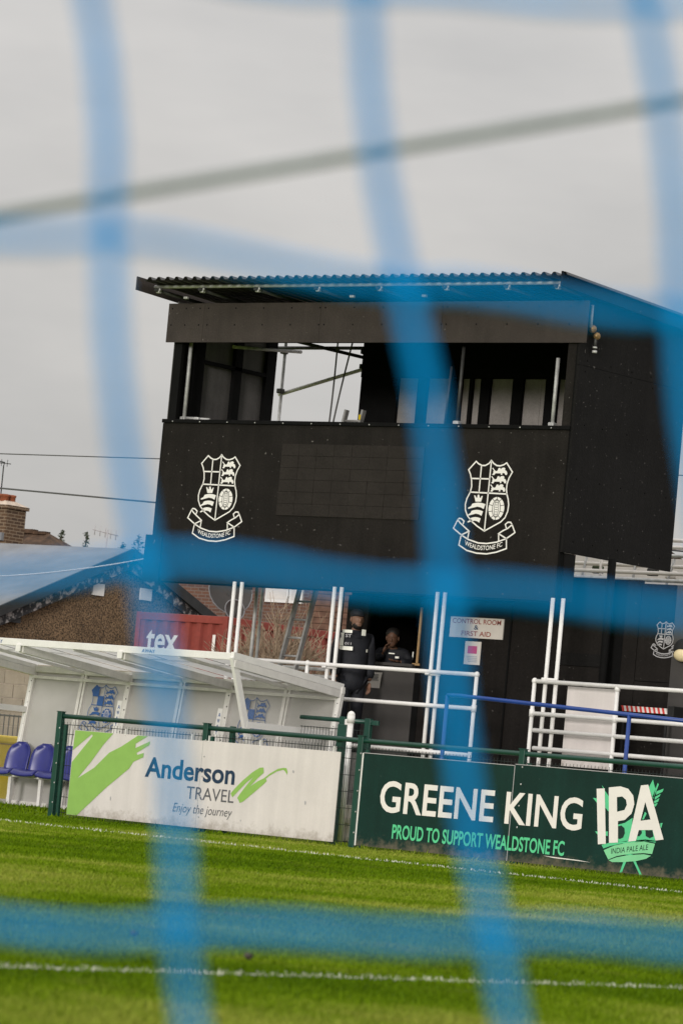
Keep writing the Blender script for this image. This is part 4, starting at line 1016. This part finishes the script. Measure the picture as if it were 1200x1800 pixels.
# tile-hung bay on its right: every course a real step
for k in range(14):
    z = 3.6 + k * .13
    H1.part('tile_course', MB().box(-23.66 + .012 * (k % 2), -21.9, 28.80 + k * .006, 28.99, z, z + .118), 'tile_hung')
H1.part('bay_base', MB().box(-23.6, -21.95, 28.83, 28.99, 1.0, 3.59), 'red_brick')
H1.part('roof', MB().xprism([(28.6, 5.80), (36.4, 5.80), (32.5, 6.9)], -27.0, -17.6), 'tiles')
dsh = Thing('satellite_dish', (-18.1, 19.6, 3.3), 'large grey satellite dish above the red container', 'dish', None)
def dish(t, c, r, face):
    q = Vector(face).to_track_quat('Z', 'Y').to_matrix(); m = MB(); o = 0; n = 20
    vs = []; fs = []
    for i in range(6):
        rr = r * (i + .001) / 5; 
        for k in range(n):
            a_ = 6.2832 * k / n; vs.append(Vector(c) + q @ Vector((rr * math.cos(a_), rr * math.sin(a_), .25 * rr * rr / r)))
    for i in range(5):
        for k in range(n): fs.append((i * n + k, i * n + (k + 1) % n, (i + 1) * n + (k + 1) % n, (i + 1) * n + k))
    m.add(vs, fs, True); t.part('bowl', m, 'wall_grey')
    rim = [Vector(c) + q @ Vector((r * math.cos(6.2832 * k / n), r * math.sin(6.2832 * k / n), .25 * r)) for k in range(n + 1)]
    t.part('rim', MB().tube(rim, .012, 6), 'felt')
    e_ = Vector(c) + q @ Vector((0, 0, .7 * r)); b_ = Vector(c) + q @ Vector((0, -r * .9, .22 * r))
    t.part('feed_arm', MB().tube([b_, e_], .012, 6), 'dark_tube')
    t.part('mast', MB().tube([Vector(c), Vector((c[0], c[1] + .15, 1.0))], .03, 8), 'dark_tube')
dish(dsh, (-18.15, 19.6, 4.22), .45, (1, -.5, .35))
dsh2 = Thing('satellite_dish', (-17.75, 19.4, 3.3), 'small grey satellite dish next to the larger one', 'dish', None)
dish(dsh2, (-17.72, 19.3, 3.88), .20, (1, -.5, .3))

# bare bush
def bush(c, h, w, n):
    m = MB(); rnd = random.Random(3)
    def grow(p, d, l, r, lev):
        q = p + d * l; mid = p + d * l * .5 + Vector((rnd.uniform(-1, 1), rnd.uniform(-1, 1), 0)) * l * .06
        m.tube([p, mid, q], r, 4, r1=r * .6, cap=False)
        if lev == 0: return
        for _ in range(rnd.choice((2, 3, 3))):
            nd = (d + Vector((rnd.uniform(-.8, .8), rnd.uniform(-.8, .8), rnd.uniform(-.25, .6)))).normalized()
            grow(p + d * l * rnd.uniform(.55, 1.0), nd, l * rnd.uniform(.55, .8), max(.0065, r * .62), lev - 1)
    for i in range(n):
        a = rnd.uniform(0, 6.28); d = Vector((math.cos(a) * w * rnd.random(), math.sin(a) * w * rnd.random(), 1)).normalized()
        grow(Vector(c) + Vector((math.cos(a) * w * .55 * rnd.random(), math.sin(a) * w * .55 * rnd.random(), 0)), d, h * rnd.uniform(.30, .42), .026, 4)
    return m
BU = Thing('bare_bush', (-12.55, 14.5, 1.0), 'leafless twiggy brown bush between the container and the ladder', 'bush')
BU.part('branches', bush((-12.55, 14.5, 1.0), 2.9, .55, 40), 'branch')
BU.part('stems', MB().tube([(-12.6, 14.5, 1.0), (-12.65, 14.5, 1.9), (-12.5, 14.4, 2.7)], .04, 6, r1=.015).tube([(-12.4, 14.6, 1.0), (-12.3, 14.6, 2.0), (-12.35, 14.7, 2.9)], .035, 6, r1=.012), 'bark')
GR = Thing('grey_barrier', (-4.8, 5.5, 1.2), 'galvanised grey tube barrier behind the foot of the ladder', 'barrier')
for z in (2.34, 2.24, 1.7): GR.part('rail', MB().tube([(-6.0, 5.5, z), (-3.2, 5.5, z)], .024, 8), 'galv')
for x in (-5.9, -4.72, -3.3): GR.part('post', MB().tube([(x, 5.5, 1.2), (x, 5.5, 2.40)], .024, 8), 'galv')

# chimney house
CH = Thing('chimney_house', (-33, 28.5, 1.0), 'house top with tall brown brick chimney above the felt roof', 'house')
CH.part('wall', MB().box(-38, -31.3, 26.9, 28.8, 1.0, 4.6), 'red_brick')
CH.part('roof', MB().xprism([(26.6, 4.6), (29.0, 4.6), (27.8, 5.74)], -38.2, -31.45), 'pot')
ch = CH.part('chimney', MB().box(-32.0, -31.34, 27.25, 27.88, 4.6, 6.36), 'brick')
CH.part('chimney_corbel', MB().box(-32.05, -31.29, 27.20, 27.93, 6.362, 6.44), 'brick', parent=ch)
CH.part('mortar_cap', MB().add([(-32.04, 27.21, 6.442), (-31.30, 27.21, 6.442), (-31.30, 27.92, 6.442), (-32.04, 27.92, 6.442), (-31.9, 27.35, 6.55), (-31.52, 27.35, 6.55), (-31.52, 27.72, 6.55), (-31.9, 27.72, 6.55)],
        [(4, 5, 6, 7), (0, 1, 5, 4), (1, 2, 6, 5), (2, 3, 7, 6), (3, 0, 4, 7)]), 'mortar', parent=ch)
for x, y in ((-31.62, 27.42), (-31.62, 27.64), (-31.85, 27.45)): CH.part('chimney_pot', MB().lathe((x, y, 6.46), [(.105, 0), (.10, .18), (.115, .19), (.115, .235), (.075, .24), (.07, .1)], 12), 'pot', parent=ch)
CH.part('flashing', MB().box(-31.98, -31.36, 27.16, 27.86, 5.62, 5.80), 'felt', parent=ch)
AE = CH.part('aerial', MB().tube([(-31.75, 27.42, 6.6), (-31.75, 27.42, 7.36), (-31.70, 27.40, 7.42), (-31.9, 27.2, 7.46)], .014, 6)
        .tube([(-31.95, 27.1, 7.40), (-31.6, 27.5, 7.40)], .01, 5), 'dark_tube', parent=ch)
for k in range(4): CH.part('aerial_element', MB().tube([(-31.92 + k * .09, 27.13 + k * .10, 7.33), (-31.92 + k * .09, 27.13 + k * .10, 7.49)], .007, 5), 'dark_tube', parent=AE)
FR = Thing('far_roof', (-33.5, 31, 1.0), 'dark brown tiled hip roof with mossy ridge behind the chimney', 'house')
FR.part('wall', MB().box(-42, -31.9, 29.4, 32.4, 1.0, 4.92), 'red_brick')
fr_ = FR.part('roof', MB().add([(-43, 29.1, 4.88), (-31.28, 29.1, 4.88), (-31.28, 32.7, 4.88), (-43, 32.7, 4.88), (-41, 30.9, 6.12), (-33.35, 30.9, 6.12)],
        [(0, 1, 5, 4), (1, 2, 5), (2, 3, 4, 5), (3, 0, 4), (3, 2, 1, 0)]), 'tiles')
for k in range(19): FR.part('ridge_tile', MB().box(-41 + k * .40, -40.61 + k * .40, 30.8, 31.0, 6.09 + .012 * (k % 2), 6.16 + .02 * (k % 3)), 'tiles', parent=fr_)
# small far trees and an aerial on the skyline
def conifer(c, h, w, seed):
    rnd = random.Random(seed); m = MB()
    for k in range(420):
        t = rnd.random() ** .8; z = h * t; r = w * (1 - t) * rnd.uniform(.35, 1.0) + .02; a = rnd.uniform(0, 6.28)
        p = Vector((c[0] + r * math.cos(a), c[1] + r * math.sin(a), c[2] + z)); s_ = rnd.uniform(.06, .14)
        d = Vector((rnd.uniform(-1, 1), rnd.uniform(-1, 1), rnd.uniform(-1, .6))).normalized() * s_; e_ = Vector((rnd.uniform(-1, 1), rnd.uniform(-1, 1), rnd.uniform(-1, 1))).normalized() * s_ * .6
        m.add([p, p + d, p + e_], [(0, 1, 2)])
    return m
for i, (x, y, zt, w, lab) in enumerate(((-52.07, 51.7, 7.9, .35, 'thin wispy conifer top behind the brown roof'), (-51.5, 52.2, 7.9, .55, 'small dark conifer top standing alone on the skyline'),
                                        (-50.55, 52.9, 7.7, .6, 'dark conifer top just above the felt roof ridge'), (-50.2, 53.2, 8.0, .8, 'bushy dark tree top beside the gantry edge'), (-49.8, 53.6, 7.6, .7, 'low round tree top hidden behind the gantry corner'))):
    t = Thing('skyline_tree', (x, y, 1.0), lab, 'tree', 'trees on the skyline')
    t.part('crown', conifer((x, y, 4.6), zt - 4.6, w * 1.6, i), 'leaf')
    t.part('trunk', MB().tube([(x, y, 1.0), (x, y, zt - .1)], .10, 6, r1=.015), 'bark')
TA = Thing('roof_aerial', (-45, 46, 1.0), 'thin television aerial on the skyline above the felt roof', 'aerial')
ax, ay = -44.35, 45.2
TA.part('mast', MB().tube([(ax, ay, 1.0), (ax, ay, 7.45)], .022, 6), 'crest_grey')
TA.part('boom', MB().tube([(ax - .35, ay - .25, 7.42), (ax + .25, ay + .2, 7.30)], .018, 6), 'crest_grey')
for k in range(5):
    p = Vector((ax - .3 + k * .12, ay - .21 + k * .095, 7.41 - k * .024)); TA.part('element', MB().tube([p + Vector((0, 0, -.14)), p + Vector((0, 0, .14))], .012, 5), 'crest_grey')

# overhead cables
for i, (a, b, lab) in enumerate((((-40, -15.2, 4.6), (40, 48, 8.9), 'upper thin overhead cable crossing the sky'), ((-40, -15.0, 4.95), (30, 40, 4.4), 'lower thicker overhead cable crossing the sky'))):
    pass
def cable(p0, p1, r, lab):
    p0 = Vector(p0); p1 = Vector(p1); d = p1 - p0; a = p0 - d * 6; b = p1 + d * 9
    pts = [a + (b - a) * (k / 24) for k in range(25)]
    single('overhead_cable', MB().tube(pts, r, 5), 'cable', tuple(a), lab, 'cable', 'overhead cables')
cable((-12.23, 6.77, 5.39), (-10.29, 8.3, 5.54), .009, 'upper thin overhead cable crossing the sky left of the gantry')
cable((-12.22, 6.84, 4.86), (-10.31, 8.35, 4.86), .014, 'lower thicker overhead cable crossing the sky by the chimney')

# ------------------------------------------------------------------ far stand seen under the gantry's flank
FS = Thing('far_stand', (-1, 12.5, 1.0), 'jumble of white rails and steps of a stand beyond the black wall', 'stand')
FS.part('back_sheet', MB().box(-9, 3, 14.0, 14.1, 1.0, 4.78), 'far_white')
for k, z in enumerate((4.28, 4.40, 4.52, 4.66, 4.80, 4.92)):
    FS.part('rail', MB().tube([(-9, 12 + .15 * (k % 3), z - .02), (3.5, 12 + .15 * (k % 3), z + .03)], .030, 8), 'far_white' if k % 3 else 'galv')
rnd = random.Random(5)
for k in range(16):
    x = -6.5 + k * .5; FS.part('strut', MB().tube([(x, 12.2, 3.6), (x + rnd.uniform(-.5, .5), 12.3, 4.5 + rnd.random() * .35)], .022, 6), rnd.choice(['galv', 'far_white', 'dark_tube']))
for k in range(14):
    x = -5.6 + k * .34; z = 4.18 + rnd.random() * .25
    FS.part('seat_back', MB().box(x, x + .2, 12.5, 12.56, z, z + .12), rnd.choice(['far_red', 'far_white', 'far_white', 'dark_tube', 'leaf']), bevel=.02)

# ------------------------------------------------------------------ stewards
def skin(verts, edges, rad, sub=2):
    me = bpy.data.meshes.new('s'); me.from_pydata(verts, edges, []); ob = bpy.data.objects.new('s', me); col.objects.link(ob)
    sm_ = ob.modifiers.new('skin', 'SKIN'); sm_.use_smooth_shade = True
    for i, r_ in enumerate(rad):
        d = me.skin_vertices[0].data[i]; d.radius = (r_, r_) if not isinstance(r_, tuple) else r_; d.use_root = (i == 0)
    ss = ob.modifiers.new('sub', 'SUBSURF'); ss.levels = sub; ss.render_levels = sub
    dg = bpy.context.evaluated_depsgraph_get(); ev = bpy.data.meshes.new_from_object(ob.evaluated_get(dg))
    mb = MB(); mb.add([tuple(v.co) for v in ev.vertices], [tuple(p.vertices) for p in ev.polygons], True)
    bpy.data.objects.remove(ob); bpy.data.meshes.remove(me); bpy.data.meshes.remove(ev)
    return mb
def place(mb, loc, rz, k=1.0):
    mt = Matrix.Translation(loc) @ Matrix.Rotation(rz, 4, 'Z') @ Matrix.Scale(k, 4)
    mb.v = [tuple(mt @ Vector(p)) for p in mb.v]; return mb
def head(c, tilt=0.0):
    """face looks along +x; returns skin-coloured head"""
    m = MB(); c = Vector(c); rot = Matrix.Rotation(tilt, 3, 'Y')
    m.ell(c, .100, .078, .122, 18, 14, rot)
    m.ell(c + rot @ Vector((.045, 0, -.065)), .055, .055, .055, 12, 8)           # jaw
    m.ell(c + rot @ Vector((.102, 0, -.012)), .020, .014, .030, 8, 6)            # nose
    m.ell(c + rot @ Vector((.085, 0, .028)), .018, .055, .012, 10, 6)            # brow
    m.ell(c + rot @ Vector((.094, 0, -.062)), .010, .026, .008, 8, 6)            # lips
    for s_ in (-1, 1): m.ell(c + rot @ Vector((-.005, s_ * .082, -.005)), .022, .012, .034, 8, 6)   # ears
    return m
def hand(wr, d, side, curl=.35):
    """palm, four fingers of unequal length and a thumb from the side"""
    wr = Vector(wr); d = Vector(d).normalized(); s_ = Vector(side).normalized(); n_ = d.cross(s_).normalized(); m = MB()
    rot = Matrix((s_, n_, d)).transposed()
    m.ell(wr + d * .05, .042, .018, .055, 10, 6, rot)
    for k, l in enumerate((.066, .078, .072, .056)):
        b_ = wr + d * .088 + s_ * (-.030 + k * .020); m1 = b_ + d * l * .5 + n_ * l * .12; e_ = m1 + (d * (1 - curl) + n_ * curl).normalized() * l * .5
        m.tube([b_, m1, e_], .0095, 6, r1=.007)
    b_ = wr + d * .03 - s_ * .036; m.tube([b_, b_ + (d * .6 - s_ * .7).normalized() * .035, b_ + (d * .9 - s_ * .45).normalized() * .062], .011, 6, r1=.008)
    return m
def merge(*ms):
    o = MB()
    for m in ms: o.v, o.f, o.smooth = o.v + m.v, o.f + [tuple(i + len(o.v) for i in f) for f in m.f], o.smooth + m.smooth
    return o
def merge(*ms):
    o = MB()
    for m in ms:
        k = len(o.v); o.v += m.v; o.f += [tuple(i + k for i in f) for f in m.f]; o.smooth += m.smooth
    return o

# standing steward: faces along +x locally
loc1 = Vector((-2.46, 3.62, 1.2)); rz1 = R(-30); k1 = 1.035
bv = [(0, 0, .98), (0, 0, 1.18), (0, 0, 1.40), (.01, 0, 1.54), (.02, 0, 1.62),
      (0, .19, 1.45), (-.02, .235, 1.16), (.05, .235, .92), (0, -.19, 1.45), (-.02, -.235, 1.16), (.05, -.235, .92),
      (0, .095, .92), (.02, .10, .50), (-.01, .105, .09), (.12, .11, .035), (0, -.095, .92), (.02, -.10, .50), (-.01, -.105, .09), (.12, -.11, .035)]
be = [(0, 1), (1, 2), (2, 3), (3, 4), (2, 5), (5, 6), (6, 7), (2, 8), (8, 9), (9, 10), (0, 11), (11, 12), (12, 13), (13, 14), (0, 15), (15, 16), (16, 17), (17, 18)]
br_ = [.12, .12, .13, .06, .055, .05, .045, .032, .05, .045, .032, .085, .06, .042, .04, .085, .06, .042, .04]
P1 = Thing('person', loc1, 'standing steward in dark cap and black jacket with reflective bands behind the handrail', 'person', None)
P1.part('body', place(merge(skin(bv, be, br_), head((.03, 0, 1.70)), hand((.05, .235, .91), (.1, 0, -1), (1, .2, 0)), hand((.05, -.235, .91), (.1, 0, -1), (1, -.2, 0))), loc1, rz1, k1), 'skin')
jv = bv[:4] + bv[5:11]; je = [(0, 1), (1, 2), (2, 3), (2, 4), (4, 5), (5, 6), (2, 7), (7, 8), (8, 9)]
jv[0] = (0, 0, .74); jv[6] = (.045, .236, .945); jv[9] = (.045, -.236, .945)
P1.part('jacket', place(skin(jv, je, [(.21, .20), (.195, .19), (.19, .18), .088, .118, .088, .064, .118, .088, .064]), loc1, rz1, k1), 'jacket')
tv = [(0, 0, .95), (0, .10, .88), (.02, .105, .50), (-.005, .11, .10), (0, -.10, .88), (.02, -.105, .50), (-.005, -.11, .10)]
P1.part('trousers', place(skin(tv, [(0, 1), (1, 2), (2, 3), (0, 4), (4, 5), (5, 6)], [.14, .115, .085, .065, .115, .085, .065]), loc1, rz1, k1), 'jacket')
P1.part('collar', place(MB().lathe((.005, 0, 1.46), [(.13, 0), (.10, .04), (.082, .10), (.074, .10), (.07, .03)], 16), loc1, rz1, k1), 'jacket')
shm = MB()
for s_ in (-1, 1): shm.ell((.06, s_ * .11, .045), .15, .055, .05, 12, 8)
P1.part('shoes', place(shm, loc1, rz1, k1), 'black_rubber')
P1.part('beard', place(MB().ell((.055, 0, 1.625), .072, .066, .062, 12, 8).ell((.0, 0, 1.66), .075, .083, .05, 12, 8), loc1, rz1, k1), 'hair')
cpm = MB().ell((.02, 0, 1.765), .112, .092, .070, 16, 10)
cpm.ell((.115, 0, 1.748), .075, .070, .010, 14, 6)
P1.part('cap', place(cpm, loc1, rz1, k1), 'jacket')
# reflective panels on the side of the jacket that faces the pitch
pn_ = Vector((.62, -.78, 0)); pu_ = Vector((.78, .62, 0)); tc_ = loc1 + Vector((0, 0, 0))
def chest(u, z, o=0.0): return tuple(tc_ + pu_ * u + pn_ * (math.sqrt(max(.004, .235 ** 2 - u * u)) * (1.0 if z < 1.45 else .93) + .012 + o) + Vector((0, 0, z)))
def patch(u0, u1, z0, z1, n=6):
    m = MB(); vs_ = [chest(u0 + (u1 - u0) * i / n, z) for i in range(n + 1) for z in (z0, z1)]
    return m.add(vs_, [(2 * i, 2 * i + 2, 2 * i + 3, 2 * i + 1) for i in range(n)], True)
for q in ((-.19, -.015, 1.335, 1.385), (-.17, -.04, 1.565, 1.605), (-.19, -.145, 1.39, 1.56), (.085, .14, 1.545, 1.625), (.165, .185, 1.33, 1.37)):
    P1.part('reflective_band', patch(*q), 'reflective')
for s_, u0, u1, z0, z1 in (('ST', -.125, -.045, 1.505, 1.55), ('011', -.125, -.04, 1.405, 1.44)):
    tm = text_mb(s_, u0, u1, z0, z1, 0, bold=.02); tm.v = [chest(x, z, .004) for x, y, z in tm.v]; P1.part('lettering', tm, 'crest_grey')

# steward leaning on the half door ledge, chin on hand
loc2 = Vector((-2.46, 4.52, 1.2)); rz2 = R(-62)
b2 = [(0, 0, .95), (.06, 0, 1.12), (.16, 0, 1.33), (.22, 0, 1.44), (.25, 0, 1.50),
      (.17, .18, 1.36), (.20, .26, 1.25), (.36, .14, 1.265), (.15, -.18, 1.36), (.22, -.24, 1.27), (.36, -.10, 1.36),
      (0, .095, .90), (.02, .10, .48), (-.03, .10, .08), (.10, .10, .035), (0, -.095, .90), (.02, -.10, .48), (-.03, -.10, .08), (.10, -.10, .035)]
P2 = Thing('person', loc2, 'steward with dark hair leaning on the half door ledge with hand at chin', 'person', None)
P2.part('body', place(merge(skin(b2, be, br_), head((.29, 0, 1.575), .22), hand((.37, .13, 1.268), (.7, -.7, -.05), (.7, .7, 0)), hand((.365, -.095, 1.37), (.1, .35, .9), (.9, -.2, 0), .5)), loc2, rz2), 'skin_dark')
j2 = b2[:4] + b2[5:11]
P2.part('jacket', place(skin(j2, je, [(.17, .16), (.17, .15), (.16, .15), .07, .088, .072, .055, .088, .072, .052]), loc2, rz2), 'jacket')
P2.part('trousers', place(skin([(0, 0, .95)] + [b2[i] for i in (11, 12, 13, 15, 16, 17)], [(0, 1), (1, 2), (2, 3), (0, 4), (4, 5), (5, 6)], [.14, .115, .085, .065, .115, .085, .065]), loc2, rz2), 'jacket')
P2.part('shoes', place(MB().ell((.05, .10, .045), .14, .05, .048, 12, 8).ell((.05, -.10, .045), .14, .05, .048, 12, 8), loc2, rz2), 'black_rubber')
P2.part('hair', place(MB().ell((.265, 0, 1.635), .115, .100, .085, 14, 8).ell((.20, 0, 1.60), .07, .09, .10, 12, 8), loc2, rz2), 'hair')
P2.part('reflective_band', place(MB().box(.36, .40, .075, .125, 1.305, 1.33).box(.10, .14, .262, .275, 1.30, 1.42).box(.30, .318, -.03, .05, 1.36, 1.375), loc2, rz2), 'reflective')

# ------------------------------------------------------------------ goal net right in front of the lens, and its guy rope
NV = Vector((-math.sin(R(YAW)), math.cos(R(YAW)), 0)); NU = Vector((math.cos(R(YAW)), math.sin(R(YAW)), 0))
def npt(u, v, d): return Vector((CAM.x, CAM.y, 0)) + NV * d + NU * u + Vector((0, 0, v))
rows = [0.02, .125, .255, .387, .505, .635, .777, .904, 1.027, 1.155, 1.28, 1.41, 1.54, 1.67, 1.80, 1.93, 2.06, 2.18]
rn = random.Random(11)
cols_ = range(-15, 16)
KN = {}
meas = {(-1, 8): (-.128, 1.023), (0, 8): (-.011, 1.027), (1, 8): (.106, 1.029), (-1, 7): (-.107, .910), (0, 7): (.017, .902), (1, 7): (.133, .902),
        (-1, 6): (-.079, .777), (0, 6): (.046, .777), (1, 6): (.165, .778), (-1, 5): (-.051, .627), (0, 5): (.078, .636), (1, 5): (.196, .644),
        (-2, 5): (-.180, .616), (-2, 6): (-.204, .750), (-2, 7): (-.229, .900), (-2, 8): (-.250, 1.018), (2, 5): (.318, .652), (2, 6): (.287, .780), (2, 7): (.255, .903), (2, 8): (.228, 1.031)}
for j, v in enumerate(rows):
    for i in cols_:
        KN[i, j] = meas.get((i, j), (.065 + .122 * i - .23 * (v - .69) + rn.uniform(-.006, .006), v + rn.uniform(-.006, .006)))
NT = Thing('goal_net', tuple(npt(0, 0, 1.6)), 'bright blue knotted goal net hanging close in front of the pitch', 'net')
for i in cols_:
    pts = []
    for j in range(len(rows)):
        u, v = KN[i, j]; pts.append(npt(u, v, 1.60 + .012 * math.sin(i * 1.7 + j)))
    fine_ = []
    for q in range(len(pts) - 1):
        for t in (0, .34, .67): fine_.append(pts[q].lerp(pts[q + 1], t) + NU * (.004 * math.sin(3.14 * t) * (-1) ** (q + i)))
    fine_.append(pts[-1])
    NT.part('strand', MB().tube(fine_, .0040, 7), 'net')
for j in range(len(rows)):
    fine_ = []
    for i in list(cols_)[:-1]:
        a = npt(*KN[i, j], 1.60 + .012 * math.sin(i * 1.7 + j)); b = npt(*KN[i + 1, j], 1.60 + .012 * math.sin((i + 1) * 1.7 + j))
        for t in (0, .2, .4, .6, .8):
            sag = .0022 * math.sin(2 * 3.1416 * t) * (1 if (i + j) % 2 else .6)
            fine_.append(a.lerp(b, t) + Vector((0, 0, sag)))
    fine_.append(b)
    NT.part('strand', MB().tube(fine_, .0034, 7), 'net')
NT.part('top_rope', MB().tube([npt(-2.3, 2.2, 1.6), npt(2.0, 2.2, 1.6)], .006, 8), 'rope')
for u in (-2.32, 2.02):
    NT.part('pole', MB().tube([npt(u, 0, 1.6), npt(u, 2.25, 1.6)], .025, 10).ell(npt(u, 2.26, 1.6), .03, .03, .03, 8, 6), 'white')
ra = npt(-4.56, 0.0, 3.2); rb_ = npt(4.394, 2.40, 3.2)
single('guy_rope', MB().tube([ra.lerp(rb_, k / 10) for k in range(11)], .0050, 8), 'rope', tuple(ra), 'grey guy rope slanting up behind the blue net', 'rope')

# a few fallen leaves on the turf
rl = random.Random(2)
for k, (x, y, lab) in enumerate(((18.95, -24.9, 'small brown dead leaf lying on the turf between the two pitch lines'), (20.0, -25.45, 'small curled dead leaf lying just beyond the nearer pitch line'))):
    m = MB(); a = rl.uniform(0, 6.28); n = 5; l, w = .042, .018
    vs = []
    for i in range(n + 1):
        t = i / n; ww = w * math.sin(math.pi * (0.08 + .84 * t)); z = .026 + .02 * (t - .5) ** 2 * 4
        for s_ in (-1, 0, 1):
            px, py = l * (t - .5), ww * s_
            vs.append((x + px * math.cos(a) - py * math.sin(a), y + px * math.sin(a) + py * math.cos(a), z + (.012 if s_ else 0)))
    m.add(vs, [(3 * i + j, 3 * i + j + 1, 3 * i + j + 4, 3 * i + j + 3) for i in range(n) for j in (0, 1)], True)
    single('fallen_leaf', m, 'bark', (x, y, .02), lab, 'leaf', 'dead leaves on the pitch')
